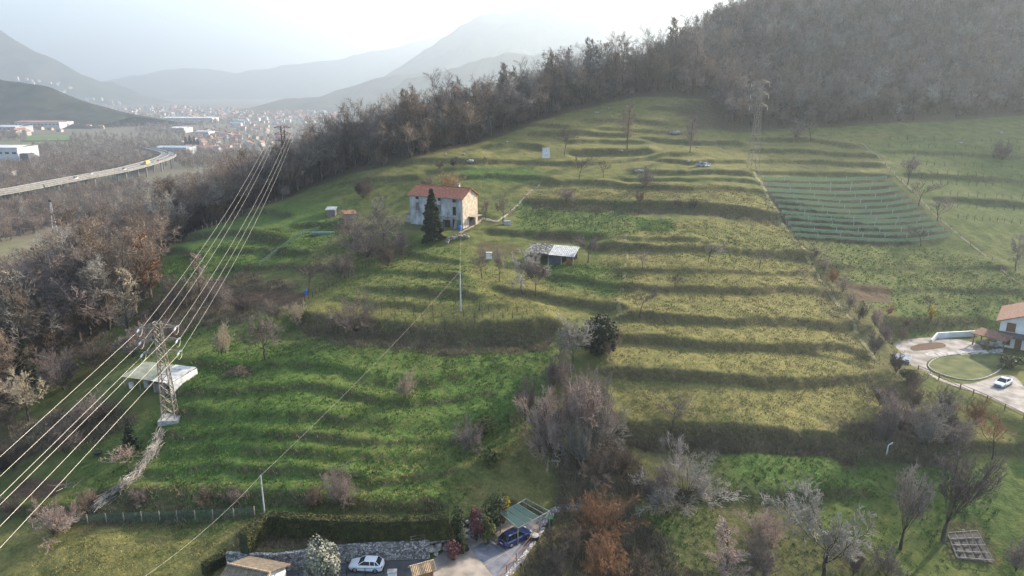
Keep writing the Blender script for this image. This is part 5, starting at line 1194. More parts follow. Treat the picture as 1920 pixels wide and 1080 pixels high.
def sh(px, py, ptop, tint, label, wide=1.0, kind='shrub'): return bt(px, py, ptop, kind, tint, label, wide, 'shrub', 'bare_shrub')
bt(496, 676, 583, 'spread', 'mauve', 'gnarled leafless fruit tree on the bank left of the green meadow', 1.0)
sh(416, 666, 598, 'pale', 'straw coloured upright bush near the shed with the green roof', .6)
sh(563, 606, 562, 'pale', 'little pale bush on the terrace edge under the soil plot', .8)
sh(668, 622, 543, 'mauve', 'rounded bushy mauve shrub at the end of the vines', 1.0, 'dome')
sh(760, 748, 690, 'pale', 'small pale shrub alone in the green meadow', .9)
sh(884, 842, 785, 'mauve', 'faint mauve shrub low in the green meadow', 1.0); sh(644, 952, 868, 'mauve', 'dull mauve thicket above the hedge', .85); sh(588, 952, 905, 'brown', 'low brown bush behind the hedge beside the pole', 1.0)
bt(1074, 696, 592, 'fork', 'grey', 'tall bare tree beside the dark ivy thicket', 1.25)
bt(1090, 872, 698, 'fork', 'rose', 'broad grey-mauve tree in the gully, largest in the middle of the slope', 0.8); bt(1052, 862, 742, 'spread', 'grey', 'tangled grey tree leaning in the gully beside the broad mauve one', 0.55)
sh(1012, 846, 728, 'brown', 'brown bushy tree at the left of the gully', 0.6); sh(1120, 800, 712, 'rose', 'reddish shrub behind the gully trees', 0.6); sh(985, 790, 690, 'mauve', 'thin scrub over the top of the gully', 0.5)
sh(1042, 866, 708, 'rose', 'pale mauve many-stemmed tree on the left flank of the gully', 0.62); sh(1118, 858, 704, 'grey', 'pale grey many-stemmed tree on the right flank of the gully', 0.62); sh(1138, 826, 728, 'rose', 'rosy brush leaning over the right edge of the gully', 0.6); sh(1072, 806, 688, 'mauve', 'mauve brush at the head of the gully', 0.65); sh(1085, 884, 752, 'grey', 'grey brush in the bed of the gully', 0.65); sh(1040, 740, 640, 'mauve', 'mauve brush left of the tall tree by the ivy thicket', 0.7)
sh(1110, 905, 838, 'dark', 'dark scrub at the foot of the gully', 1.2); sh(1165, 890, 835, 'brown', 'low brown scrub right of the gully foot', 1.1)
bt(1256, 812, 748, 'young', 'dark', 'small dark tree on the edge of the bramble bank', 1.3)
sh(1280, 948, 822, 'grey', 'wide grey many-stemmed shrub below the bramble bank', 0.95, 'dome'); sh(1225, 955, 880, 'mauve', 'smaller mauve shrub left of the wide grey one', 1.0)
sh(1126, 1006, 912, 'russet', 'russet round bush above the orange one', .9, 'dome'); sh(1142, 1085, 1002, 'russet', 'orange russet bush at the bottom edge', .9, 'dome'); sh(1065, 1040, 985, 'brown', 'brown scrub beside the paved drive', 1.1); sh(1042, 1085, 1035, 'dark', 'dark scrub below the drive fence', 1.1); sh(1200, 1085, 1040, 'brown', 'brown bush right of the orange one', 1.0)
bt(1362, 1112, 972, 'upright', 'rose', 'pinkish white birch-like tree at the bottom edge', 2.1)
bt(1546, 1092, 912, 'spread', 'grey', 'big pale walnut tree with crooked limbs at the bottom edge', .95); bt(1688, 1030, 880, 'pollard', 'mauve', 'bare tree between the walnut and the fan-shaped one', .8); bt(1768, 1016, 822, 'pollard', 'mauve', 'tall fan-shaped tree beside the timber lattice', .85)
sh(1905, 1070, 1005, 'mauve', 'mauve shrub in the bottom right corner', 1.0); sh(1450, 1030, 950, 'rose', 'pinkish tangle left of the walnut tree', 1.1); sh(1600, 1078, 1020, 'brown', 'brown scrub under the walnut tree', 1.0); sh(1430, 1085, 1010, 'mauve', 'mauve bush between the birch and the walnut', 1.0); sh(1660, 1085, 1035, 'mauve', 'mauve brush at the bottom edge right of the walnut', 1.1)
bt(1860, 862, 778, 'young', 'russet', 'slim young tree with orange tips below the drive fence', .9)
for i, (x, y, t_, tn, w) in enumerate([(1738, 838, 748, 'grey', 1.0), (1690, 812, 735, 'mauve', 1.0), (1660, 830, 770, 'mauve', .9), (1790, 842, 775, 'mauve', 1.0), (1650, 760, 705, 'dark', 1.0), (1710, 772, 715, 'brown', 1.0), (1830, 800, 742, 'russet', .9), (1720, 730, 690, 'dark', 1.0), (1770, 775, 722, 'mauve', 1.0)]):
    sh(x, y, t_, tn, ['tall grey shrub in the thicket under the curved drive', 'wide mauve shrub at the corner of the lowest terrace', 'mauve shrub at the end of the bramble bank', 'mauve shrub right of the tall grey one below the fence', 'dark bush at the end of the second terrace', 'brown bush below the bin shelter', 'russet bush against the timber fence of the curved drive', 'dark bush beside the bin shelter', 'mauve bush under the fence of the curved drive'][i], w)
for i, (x, y, t_, tn) in enumerate([(1545, 505, 480, 'rose'), (1562, 530, 498, 'russet'), (1580, 548, 518, 'rose'), (1592, 578, 545, 'mauve'), (1610, 600, 565, 'dark'), (1640, 612, 575, 'rose'), (1660, 640, 600, 'mauve'), (1690, 640, 612, 'brown'), (1640, 665, 620, 'mauve'), (1530, 480, 462, 'mauve'), (1665, 590, 568, 'russet'), (1680, 700, 655, 'dark'), (1700, 612, 592, 'brown')]):
    sh(x, y, t_, tn, '%s scrub bush, %s of those along the track beside the terraces' % (tn, ['second', 'third', 'fourth', 'fifth', 'sixth', 'seventh', 'eighth', 'tenth', 'ninth', 'uppermost', 'russet one', 'lowest', 'last'][i]), .8)
bt(1200, 594, 538, 'young', 'dark', 'small bare tree right of the trodden track in mid slope', 1.1); bt(1265, 546, 512, 'young', 'dark', 'tiny bare tree on a terrace below the lone bushy tree', 1.1); bt(1328, 492, 448, 'young', 'mauve', 'bare bushy tree in the middle of the terraces', 1.2); bt(1424, 502, 466, 'young', 'mauve', 'small twiggy tree on the terrace near the vineyard track', 1.1)
bt(905, 522, 458, 'spread', 'mauve', 'leaning bare tree beside the white box hive', .6); bt(938, 528, 464, 'spread', 'mauve', 'thin bare tree second in the row below the shed', .6); bt(980, 552, 468, 'spread', 'grey', 'pale wide tree in front of the field shed', .9); bt(1005, 554, 488, 'fork', 'mauve', 'dense dark tree at the right end of the row below the shed', 1.2)
bt(1103, 492, 434, 'spread', 'mauve', 'wide bare tree right of the field shed', .9); bt(1205, 505, 468, 'young', 'mauve', 'faint bare tree between the shed and the terraces', 1.2)
bt(716, 468, 362, 'spread', 'grey', 'large pale tree left of the farmhouse', .72); sh(690, 482, 415, 'mauve', 'mauve bushes under the large pale tree', 0.95, 'dome'); sh(752, 478, 425, 'mauve', 'mauve thicket in front of the farmhouse', 0.95, 'dome'); sh(660, 452, 385, 'mauve', 'mauve bush left of the large pale tree', 0.9, 'dome'); sh(727, 500, 452, 'brown', 'brown brush along the picket fence', 1.2)
bt(944, 418, 364, 'spread', 'mauve', 'bare tree right of the farmhouse beside the trough', .62); bt(912, 412, 366, 'spread', 'mauve', 'bare tree close against the right gable of the farmhouse', .62)
sh(842, 352, 318, 'russet', 'russet bush rising behind the farmhouse roof, right one', 1.1, 'dome'); sh(806, 352, 324, 'brown', 'brown bush rising behind the farmhouse roof, left one', 1.1, 'dome'); sh(680, 372, 330, 'dark', 'dark shrub on the slope left of the farmhouse roof', 1.3); sh(850, 312, 292, 'dark', 'dark shrub near rocks on the upper meadow', 1.3); sh(825, 316, 298, 'dark', 'darker round shrub in the upper meadow', 0.8, 'dome')
bt(1176, 279, 188, 'tall', 'brown', 'tall slim bare tree alone on the upper meadow', 1.1); bt(1086, 336, 288, 'young', 'dark', 'bare tree on the upper path, left of two', 1.0); bt(1131, 333, 302, 'young', 'dark', 'small bare tree on the upper path, right of two', .8); bt(1058, 290, 238, 'young', 'dark', 'dark bare tree beside the white sheet screen', 1.1); bt(1294, 285, 218, 'tall', 'mauve', 'bare tree beside the largest pale outcrop', 1.3)
sh(1272, 388, 372, 'dark', 'small dark shrub on the long dark terrace', 1.2); sh(1302, 390, 372, 'dark', 'second small dark shrub on the long dark terrace', 1.2); sh(1062, 378, 345, 'mauve', 'mauve scrub on the bank above the vine plot', 1.3); sh(1205, 352, 312, 'mauve', 'mauve shrub below the middle outcrop', 1.0); sh(1200, 380, 355, 'brown', 'brown scrub by the gap between the long terraces', 1.0)
bt(1700, 346, 286, 'spread', 'mauve', 'spreading bare tree at the top corner of the netted vines', .8); bt(1722, 386, 332, 'young', 'mauve', 'bare tree on the track right of the netted vines', 1.2); bt(1758, 418, 366, 'young', 'mauve', 'second bare tree on the track right of the netted vines', 1.2); bt(1726, 462, 424, 'young', 'dark', 'dark bare tree below the netted vines', 1.2); bt(1905, 508, 440, 'spread', 'mauve', 'bare tree at the right edge below the far vineyard', .8); bt(1740, 585, 555, 'young', 'dark', 'small dark tree above the flower bed of the white house', 1.2)
bt(1520, 265, 218, 'young', 'mauve', 'bare tree at the upper wood edge right of the hazy pylon', 1.3); sh(1490, 258, 235, 'rose', 'rosy scrub at the foot of the hill wood', 1.4); sh(1880, 300, 262, 'mauve', 'scrub at the right edge below the hill wood', 1.3)
bt(60, 792, 690, 'spread', 'pale', 'pale wide leafless tree at the left edge', .95); sh(100, 1003, 928, 'rose', 'pinkish round bush by the green mesh fence', 1.0, 'dome'); bt(242, 888, 834, 'young', 'rose', 'little reddish tree in front of the small conifer', 1.3)
bt(376, 566, 470, 'upright', 'rose', 'pinkish upright tree among the cables', 1.7); sh(350, 580, 510, 'mauve', 'mauve thicket left of the soil plot', 1.1); sh(408, 585, 520, 'mauve', 'mauve bush under the cables beside the soil plot', 1.1); bt(578, 552, 485, 'young', 'dark', 'bare tree on the dark bank right of the soil plot', 1.1); sh(640, 520, 470, 'mauve', 'mauve brush along the fence in mid meadow', 1.0); sh(330, 640, 590, 'mauve', 'mauve bush behind the near pylon top', 1.1)
for i, (x, y, t_, tn) in enumerate([(250, 670, 600, 'mauve'), (180, 690, 620, 'dark'), (120, 730, 650, 'mauve'), (160, 800, 735, 'mauve'), (30, 880, 820, 'dark'), (120, 850, 790, 'mauve'), (200, 790, 745, 'dark'), (20, 960, 925, 'dark'), (300, 610, 560, 'dark'), (455, 590, 545, 'dark'), (520, 600, 560, 'mauve'), (170, 955, 915, 'brown'), (265, 945, 912, 'mauve'), (380, 945, 915, 'brown'), (440, 948, 915, 'mauve')]):
    sh(x, y, t_, tn, '%s scrub bush %s' % (tn, ['behind the near pylon', 'at the wood edge left of the near pylon', 'at the wood edge above the pale wide tree', 'below the pale wide tree', 'at the left edge above the soil bed', 'between the cables at the left', 'under the tarpaulin shed', 'in the lower left by the mesh fence', 'in the corner below the big wood', 'at the left end of the soil plot', 'at the right end of the soil plot', 'left of the brushwood line', 'right of the brushwood line', 'over the mesh fence, middle', 'over the mesh fence near the pole'][i]), 1.2)
for i, (x, y, t_, k, tn, w) in enumerate([(255, 590, 395, 'bigfork', 'brown', 1.5), (205, 618, 415, 'bigfork', 'grey', 1.2), (150, 640, 440, 'tall', 'mauve', 1.4), (100, 660, 470, 'bigfork', 'mauve', 1.3), (60, 700, 500, 'tall', 'grey', 1.4), (20, 720, 520, 'bigfork', 'brown', 1.3), (285, 560, 430, 'upright', 'russet', 2.0), (180, 600, 380, 'tall', 'brown', 1.3), (240, 640, 500, 'upright', 'pale', 1.6)]):
    bt(x, y, t_, k, tn, ['big brown tree at the front corner of the valley wood', 'tall grey tree second in the valley wood front', 'mauve tree in the valley wood front', 'forked mauve tree nearer the left edge', 'grey tree above the conifers at the left edge', 'brown tree at the left edge above the conifers', 'rusty leaved tree at the meadow corner of the valley wood', 'tall brown tree rising behind the valley wood front', 'pale slim tree before the valley wood'][i], w)
sh(1142, 664, 602, 'brown', 'brown twiggy bush added as the sunlit right side of the dark thicket', .7, 'dome')  # added bush: its brown stands for sunlight on the thicket's right side
for i, (x, ye, yt) in enumerate([(650,322,192),(705,310,178),(765,298,165),(832,280,128),(862,272,140),(905,262,132),(950,246,116),(990,232,106),(1034,216,88),(1062,208,90),(1102,198,68),(1150,190,58),(1166,185,60),(1222,178,42),(1262,178,30),(1300,178,18)]):
    p = hit(x, ye); p = p*np.array([1.03, 1.03, 1]); p[2] = gz(p[0], p[1]); k = [(1, 16), (4, 15), (32, 12), (3, 15)][i % 4]
    plant_tree('tall' if k[0] in (1, 32) else 'fork', k[0], k[1], ['mauve', 'grey', 'brown'][i % 3], p, z_top(p, yt)-p[2], 'bare_tree', 'tall thin-trunked tree rising above its neighbours in the ridge wood', 'tree', 'tall trees standing above the ridge wood', None, .85)
# leafy ones
def gp(px, py): return hit(px, py)
def lf(name, label, px, py, ptop, wpx, leaf, n=2600, seed=1, size=.22, cat='shrub', lobes=14, trunk=.1, H=None):
    p = at_h(px, py, H) if H else hit(px, py); p = p.copy()
    if H: p[2] = gz(p[0], p[1])
    h = max(.5, z_top(p, ptop)-p[2]); return leafy(name, label, p, h, wpx*zc(p)/F_PX, leaf, n, size, seed, lobes, cat, None, trunk)
lf('ivy_thicket', 'round dark evergreen thicket beside the middle track', 1122, 662, 597, 52, 'dark', 8000, 3, .3, 'thicket', 26, .0)
lf('ivy_tree', 'ivy-clad trunk at the left of the gully trees', 1018, 840, 770, 30, 'ivy', 2200, 4, .25, 'tree')
lf('bramble_bush', 'yellowish bramble clump in the green meadow', 912, 812, 785, 40, 'olive', 900, 6, .25); lf('bramble_bush', 'straw coloured clump below the yellowish bramble', 925, 870, 840, 34, 'olive', 900, 7, .25)
lf('olive_shrub', 'pale grey-green bushy shrub in front of the stone wall', 607, 1098, 1024, 62, 'silver', 5200, 8, .2, 'shrub', 16, .08, H_DRIVE)
lf('evergreen_shrub', 'dark evergreen shrub at the hedge end beside the rockery', 858, 1000, 958, 34, 'dark', 2600, 9, .16, 'shrub', 12, .05, H_GARDEN); lf('evergreen_shrub', 'dark bush behind the carport', 925, 970, 928, 44, 'dark', 2400, 10, .16, 'shrub', 12, .05, H_GARDEN)
lf('plum_shrub', 'dull red leaved shrub above the rockery', 893, 985, 945, 28, 'plum', 1600, 11, .16, 'shrub', 10, .1, H_GARDEN); lf('clipped_shrub', 'rounded olive shrub right of the red leaved one', 915, 990, 960, 26, 'olive', 1600, 12, .13, 'shrub', 10, .05, H_GARDEN)
lf('golden_shrub', 'bright golden yellow shrub behind the carport', 944, 953, 930, 26, 'gold', 1100, 13, .16, 'shrub', 9, .1, H_GARDEN); lf('ball_shrub', 'small yellow-green ball shrub, left of two by the rockery', 847, 1008, 992, 13, 'olive', 800, 14, .10, 'shrub', 8, .0, H_GARDEN); lf('ball_shrub', 'small yellow-green ball shrub, right of two by the rockery', 868, 1009, 991, 14, 'olive', 800, 15, .10, 'shrub', 8, .0, H_GARDEN); lf('dwarf_spruce', 'small blue spruce between the ball shrubs', 860, 1000, 976, 14, 'blue', 800, 16, .12, 'shrub', 8, .0, H_GARDEN); lf('heather_shrub', 'low purple heather spilling over the rockery', 850, 1020, 1014, 24, 'plum', 900, 17, .12, 'shrub', 9, .0, H_GARDEN)
lf('golden_shrub', 'little golden shrub above the drive of the white house', 1745, 600, 575, 14, 'gold', 500, 18, .2)
lf('evergreen_shrub', 'green bush beside the bin shelter', 1702, 716, 690, 26, 'ivy', 1200, 20, .2); lf('evergreen_shrub', 'dark green bush beside the porch of the white house', 1895, 690, 668, 40, 'ivy', 1400, 21, .2, H=H_PAD)
def cf(label, px, py, ptop, wpx, leaf='yew', seed=1, **k):
    p = hit(px, py); h = z_top(p, ptop)-p[2]; return conifer('conifer', label, p, h, wpx*zc(p)/F_PX, leaf, seed, **k)
cf('dark spruce standing before the farmhouse front', 811, 453, 357, 42, 'yew', 31, bare=.14, n_whorl=34, size=.5, cone=.8)
cf('tall dark conifer at the left edge beneath the wood', 12, 720, 595, 60, 'yew', 32, n_whorl=30, size=.5); cf('second dark conifer at the left edge', 52, 715, 622, 44, 'yew', 33, n_whorl=26, size=.45)
cf('small dark green conifer below the near pylon', 246, 842, 796, 36, 'yew', 34, n_whorl=24, size=.3); cf('very small conifer at the far left under the cables', 3, 880, 835, 20, 'yew', 35, n_whorl=16, size=.3)

# ------------------------------------------------------------------ vines, nets and fences
M_VINE = mat('vine wood', (.05,.038,.03), (.11,.085,.065), 3, .95, rnd=.3)
def vine_mesh(seed):
    r = random.Random(seed); b = MB(); b.tube((0, 0, -.2), (.03, 0, 1.45), .035, .03, 5); x = 0
    b.tube((.1, 0, -.2), (.05+r.uniform(-.1, .1), 0, .75), .045, .035, 5)
    for s in (-1, 1): b.tube((.05, 0, .75), (s*r.uniform(.5, .8), r.uniform(-.1, .1), r.uniform(.8, 1.1)), .03, .012, 4)
    for k in range(5): a = r.uniform(-.6, .6); b.tube((a, 0, .9), (a+r.uniform(-.2, .2), r.uniform(-.15, .15), 1.4+r.uniform(-.2, .3)), .014, .008, 3)
    return b.mesh('vine', M_VINE)
_VM = [vine_mesh(i) for i in range(4)]
def vines(rows, per, label, group):
    rr = random.Random(len(label))
    for (a, b), n in zip(rows, per):
        for i in range(n):
            f = (i+rr.uniform(-.2, .2))/(n-1) if n > 1 else .5; p = hit(a[0]+(b[0]-a[0])*f, a[1]+(b[1]-a[1])*f)
            if p is None: continue
            o = link('grape_vine', rr.choice(_VM), None, p, rr.uniform(-.2, .2)); s = rr.uniform(.8, 1.15); o.scale = (s, s, s); tag(o, label, 'vine', group)
vines([((712, 578), (985, 585)), ((700, 590), (980, 597)), ((720, 602), (930, 607)), ((740, 567), (850, 569))], [17, 16, 12, 6], 'dark leafless vine on a stake in the plot around the grey pole', 'vines around the grey pole')
vines([((990, 386), (1120, 392)), ((985, 395), (1150, 402)), ((985, 404), (1165, 411)), ((990, 414), (1170, 421)), ((1000, 424), (1175, 430))], [13, 15, 16, 16, 15], 'small leafless vine in the plot right of the farmhouse', 'vines right of the farmhouse')
vines([((1665, 262), (1910, 268)), ((1670, 276), (1912, 282)), ((1680, 292), (1914, 298)), ((1700, 308), (1914, 316)), ((1725, 326), (1914, 334)), ((1745, 345), (1914, 352)), ((1765, 366), (1914, 374)), ((1780, 388), (1914, 396)), ((1795, 410), (1914, 420))], [15, 15, 14, 13, 12, 11, 10, 9, 9], 'hazy leafless vine in the far vineyard at the right edge', 'vines of the far right vineyard')
_nm, _nn, _nl, _nb = new_mat('pale green vine net'); _nb.inputs['Base Color'].default_value = (.24, .36, .20, 1); _nb.inputs['Roughness'].default_value = .8
def net_row(i, a, b, h):
    P = dense([a, b], None, 3.2); o = np.array(P[0]); t = thing('netted_vine_row', '%s row of green-netted vines counting from the top of the vineyard' % ['first', 'second', 'third', 'fourth', 'fifth', 'sixth', 'seventh', 'eighth', 'ninth', 'tenth', 'eleventh'][i], 'vine row', o)
    pm = MB().box((0, 0, h/2-.1), (.09, .09, h+.3)).mesh('post', M_WOODP)
    for p in P[::2]: link('post', pm, t, np.array(p)-o)
    P = dense([a, b], None, .9); P = [np.array([p[0], p[1], gz(p[0], p[1])])-o for p in P]; q = MB(); rr = random.Random(i)
    for z in np.linspace(.2, 1, 6): q.path([tuple(p+[rr.uniform(-.05, .05), rr.uniform(-.08, .08), z*h+rr.uniform(-.05, .05)]) for p in P], .062, 3)
    for p, p2 in zip(P, P[1:]):
        for k in range(3): c = p+(p2-p)*(k/3); q.tube(tuple(c+[0, 0, .3*h]), tuple(c+[rr.uniform(-.1, .1), 0, h]), .022, n=3, cap=False)
    q.build('vine_net', _nm, t)
for i in range(11):
    f = i/10; net_row(i, (1432+58*f**1.05, 338+106*f), (1662+118*f, 336+108*f), 1.05)
def F(name, label, pp, h, step, post, rails, m, **k): return lowfence(name, label, dense(pp, None, step), h, post, rails, m, **k)
F('stake_fence', 'dark stake fence along the left edge of the upper meadow', [(294,474),(340,452),(380,431),(455,401),(530,375)], 1.3, 2.0, M_WOODG, (.4, .85), M_STEELR, wire=.02, pr=.06)
F('stake_fence', 'close stake fence dropping from the farmhouse towards the soil plot', [(758,462),(720,482),(680,505),(640,528),(600,548),(565,570)], 1.2, 1.1, M_VINE, (.4, .85), M_STEELR, wire=.02, pr=.06)
F('mesh_fence', 'green wire mesh fence across the low meadow to the hedge', [(62,992),(130,984),(200,980),(300,976),(400,974),(478,968)], 1.5, 2.4, M_WOODG, (.95,), M_TEAL, wire=.02, net=M_TEAL, pr=.05)
F('mesh_fence', 'green mesh fence at the edge of the terrace left of the farmhouse', [(486,500),(520,474),(568,440),(600,432)], 1.2, 2.4, M_TEAL, (.95,), M_TEAL, wire=.02, net=M_TEAL, pr=.04)
F('wire_fence', 'post and wire fence between the terraces and the vineyards', [(1418,318),(1440,362),(1465,405),(1495,448),(1530,500),(1570,560),(1612,620),(1648,675)], 1.1, 3.0, M_WOODG, (.5, .95), M_STEELR, wire=.02, pr=.06)
F('wire_fence', 'post and wire fence right of the netted vines', [(1612,265),(1660,310),(1700,352),(1745,400),(1800,445),(1860,490),(1912,540)], 1.1, 3.4, M_WOODG, (.5, .95), M_STEELR, wire=.02, pr=.06)
path_strip('path', [(1414,322),(1436,362),(1460,405),(1490,450),(1524,500),(1562,560),(1604,620),(1640,675)], 1.0, mat('pale dry track', (.13,.12,.055), (.22,.195,.10), 1.2, .95), .03)
path_strip('path', [(1615,268),(1664,312),(1706,354),(1752,402),(1806,447),(1868,492),(1915,535)], .7, mat('worn grass track', (.13,.125,.06), (.21,.19,.11), 1.2, .95), .02)
path_strip('path', [(1172,440),(1176,480),(1168,530),(1158,565),(1166,590)], .8, mat('trodden grass', (.12,.11,.045), (.20,.175,.08), 1.2, .95), .03)

# ------------------------------------------------------------------ loose things about the meadows
M_ROCK = mat('pale limestone', (.14,.135,.13), (.36,.35,.335), .9, .95, bump=.6)
def rock(px, py, w, label, n=3, seed=1):
    p = hit(px, py); m = zc(p)/F_PX; s = w*m*.36; n += 2; r = random.Random(seed); b = MB()
    for k in range(n): q = s*(1 if k == 0 else r.uniform(.35, .7)); b.sphere((0 if k == 0 else r.uniform(-1, 1)*s*1.1, 0 if k == 0 else r.uniform(-.6, .6)*s, q*.2), (q*1.1, q*.8, q*r.uniform(.4, .7)), 7, 5, .34, r)
    tag(b.build('boulder', M_ROCK, None, p), label, 'boulder')
for i, (x, y, w, n, lab) in enumerate([(1266,250,22,6,'largest pale outcrop on the upper slope below the bramble knoll'),(1318,312,30,6,'long pale outcrop left of the hazy pylon'),(1196,321,18,5,'white outcrop in the middle of the upper terraces'),(1290,303,10,2,'small rock left of the long outcrop'),(1165,283,9,2,'small rock at the foot of the tall slim tree'),(882,303,16,3,'slab of rock on the slope above the russet bush'),(912,296,10,2,'pale rock right of the sloping slab'),(908,283,6,1,'little rock above the sloping slab'),(870,290,7,2,'little rock left of the sloping slab'),(835,289,7,2,'rock at the ridge foot left of the others'),(950,266,9,2,'rock under the ridge trees'),(1118,212,12,3,'rocks just under the top of the meadow'),(1140,204,8,3,'scree right of the top rocks'),(1128,207,6,1,'single stone among the top rocks'),(1357,278,8,2,'grey stone on the slope left of the pylon foot'),(1307,277,7,2,'stone beside the bare tree near the big outcrop'),(1037,232,6,1,'stone at the wood edge above the sheet screen'),(1800,268,10,2,'pale rock in the far vineyard'),(1875,250,12,2,'pale rock at the right wood edge'),(1240,410,5,1,'white stone on the long dark terrace')]): rock(x, y, w, lab, n, i+1)
_w = dense([(838,455),(850,449),(864,447),(878,447)], None, .8)
def rubble(P):
    b = MB(); r = random.Random(8)
    for p in P:
        for k in range(5): s = r.uniform(.2, .42); b.sphere((p[0]+r.uniform(-.5, .5), p[1]+r.uniform(-.4, .4), p[2]+.1+r.random()*.8), (s*1.2, s, s*.8), 7, 5, .22, r)
    tag(b.build('rubble_wall', M_ROCK), 'tumbled pale stone wall on the knoll below the farmhouse', 'wall')
rubble(_w)
def screen():
    a, b = hit(1017, 297), hit(1031, 297); u = (b-a)[:2]; L = np.hypot(*u); rz = math.atan2(u[1], u[0]); h = z_top(a, 277)-a[2]
    t = thing('sheet_screen', 'tall white sheet screen with a pale net beside the dark tree', 'screen', a, rz); q = MB(); q.slab((0, 0, .1), (L, 0, .1), (L, .1, h), (0, .1, h), .05); q.build('white_sheet', M_TARP, t)
    q = MB(); L2 = L*3
    for x in (0, L, L*2, L2): q.tube((x, .1, -.3), (x, .1, h*1.02), .06, n=5)
    q.build('post', M_WOODG, t); q = MB(); m = mat('yellowish netting', (.3,.28,.10), (.42,.38,.16), 2, .8)
    for z in np.linspace(.1, .95, 9): q.tube((L, .1, z*h), (L2, .1, z*h), .03, n=3)
    for k in range(16): x = L+(L2-L)*k/15; q.tube((x, .1, .1), (x, .1, h*.95), .025, n=3)
    q.build('net_panel', m, t)
screen()
def lattice_frame():
    c = [hit(*p) for p in ((1776,1004),(1832,1000),(1862,1056),(1794,1050))]; o = c[0]; t = thing('timber_lattice', 'square lattice of pale timber beams lying on the grass', 'timber frame', o); c = [p-o+np.array([0, 0, .35]) for p in c]; L = lambda a, b, k: a+(b-a)*k
    for k in np.linspace(0, 1, 5): MB().tube(tuple(L(c[0], c[1], k)), tuple(L(c[3], c[2], k)), .07, n=5).build('beam', M_WOODG, t)
    for k in np.linspace(0, 1, 5): MB().tube(tuple(L(c[0], c[3], k)+[0, 0, .12]), tuple(L(c[1], c[2], k)+[0, 0, .12]), .06, n=5).build('beam', M_WOODG, t)
    b = MB(); b.add([tuple(p-[0, 0, .25]) for p in c], [(0, 3, 2, 1)]); b.build('dark_sheet', M_BLACK, t)
    for i, (x, y) in enumerate(((1795,998),(1806,994),(1772,1024))): rock(x, y, 6, ['pale stone above the timber lattice', 'second pale stone above the timber lattice', 'white stone left of the timber lattice'][i], 1, 40+i)
lattice_frame()
def hive():
    p = hit(917, 488); t = thing('box_hive', 'white box on legs among the bare trees below the farmhouse', 'box', p); q = MB(); q.box((0, 0, 1.1), (1.2, 1.0, 1.3)); q.build('body', M_WHITE, t); q = MB(); q.box((0, 0, 1.82), (1.4, 1.2, .12)); q.build('lid', M_TINW, t)
    for a in (-.5, .5):
        for c in (-.4, .4): MB().box((a, c, .2), (.1, .1, .6)).build('leg', M_WOODG, t)
hive()
def trough():
    p = hit(951, 421); t = thing('stone_trough', 'pale stone trough by the path right of the farmhouse', 'trough', p, .2); q = MB(); q.box((0, 0, .45), (1.8, 1.0, 1.1)); q.build('basin', M_CONC, t); q = MB(); q.box((-.6, .75, .8), (.6, .45, 2.0)); q.build('spout_pillar', M_STONE, t)
trough()
def small_hut(label, px, py, w, h, rm, wm, rz=0):
    p = hit(px, py); t = thing('small_hut', label, 'hut', p, rz); MB().box((0, 0, h*.4), (w, w*.8, h*1.0)).build('wall', wm, t); MB().slab((-w*.6, -w*.5, h*.85), (w*.6, -w*.5, h*.85), (w*.6, w*.5, h*1.15), (-w*.6, w*.5, h*1.15), .08).build('roof', rm, t); MB().box((0, -w*.4-.03, h*.35), (w*.35, .05, h*.7)).build('door', M_SHUT, t)
small_hut('small grey-blue hut at the left of the trees by the farmhouse', 622, 404, 2.6, 2.2, M_TINW, M_SHUT); small_hut('low hut with a dark lid under the large pale tree', 655, 410, 3.4, 2.0, M_RUST, M_WOODG, .3)
def heap(name, label, px, py, w, h, m, seed, cat, n=60, ln=1.2):
    p = hit(px, py); r = random.Random(seed); b = MB()
    for k in range(n):
        a = r.uniform(0, 6.28); x, y = r.gauss(0, w*.3), r.gauss(0, w*.2); z = max(0, h*(1-abs(x)/w*1.4))*r.random(); d = Vector((math.cos(a), math.sin(a), r.uniform(-.3, .4)))*ln*r.uniform(.4, 1); b.tube((x, y, z), tuple(Vector((x, y, z))+d), r.uniform(.02, .05), .015, 4)
    tag(b.build(name, m, None, p), label, cat)
heap('bramble_heap', 'heap of brown brambles below the fruit tree', 450, 702, 3.6, 1.6, M_TW['brown'], 1, 'brush heap', 420, .9); heap('brush_heap', 'pile of pale cut branches by the mesh fence', 128, 912, 2.5, .5, M_TW['pale'], 2, 'brush heap', 22, 2.2)
def brush_line():
    P = dense([(182,952),(205,935),(232,915),(258,893),(280,862),(296,832),(300,815)], None, .5); r = random.Random(2); b = MB()
    for i, p in enumerate(P):
        e = (P[min(len(P)-1, i+1)]-P[max(0, i-1)]); e = e/np.linalg.norm(e)
        for k in range(26):
            q = p+np.array([r.gauss(0, .45), r.gauss(0, .45), r.random()*(.5+.7*r.random())]); d = e*r.uniform(.5, 1.5)+np.array([r.gauss(0, .55), r.gauss(0, .55), r.gauss(0, .35)]); b.tube(tuple(q-d/2), tuple(q+d/2), r.uniform(.02, .05), .015, 4)
    tag(b.build('brushwood_row', M_TW['grey']), 'long row of piled pale brushwood on the meadow below the near pylon', 'brushwood')
brush_line()
b_ = MB(); p_ = hit(1662, 852); b_.tube((0, 0, -.2), (.1, 0, 1.6), .09, n=7).tube((.1, 0, 1.6), (.75, 0, 2.1), .09, n=7); tag(b_.build('bent_pipe', M_WHITE, None, p_), 'white bent pipe sticking up by the bramble bank', 'pipe')
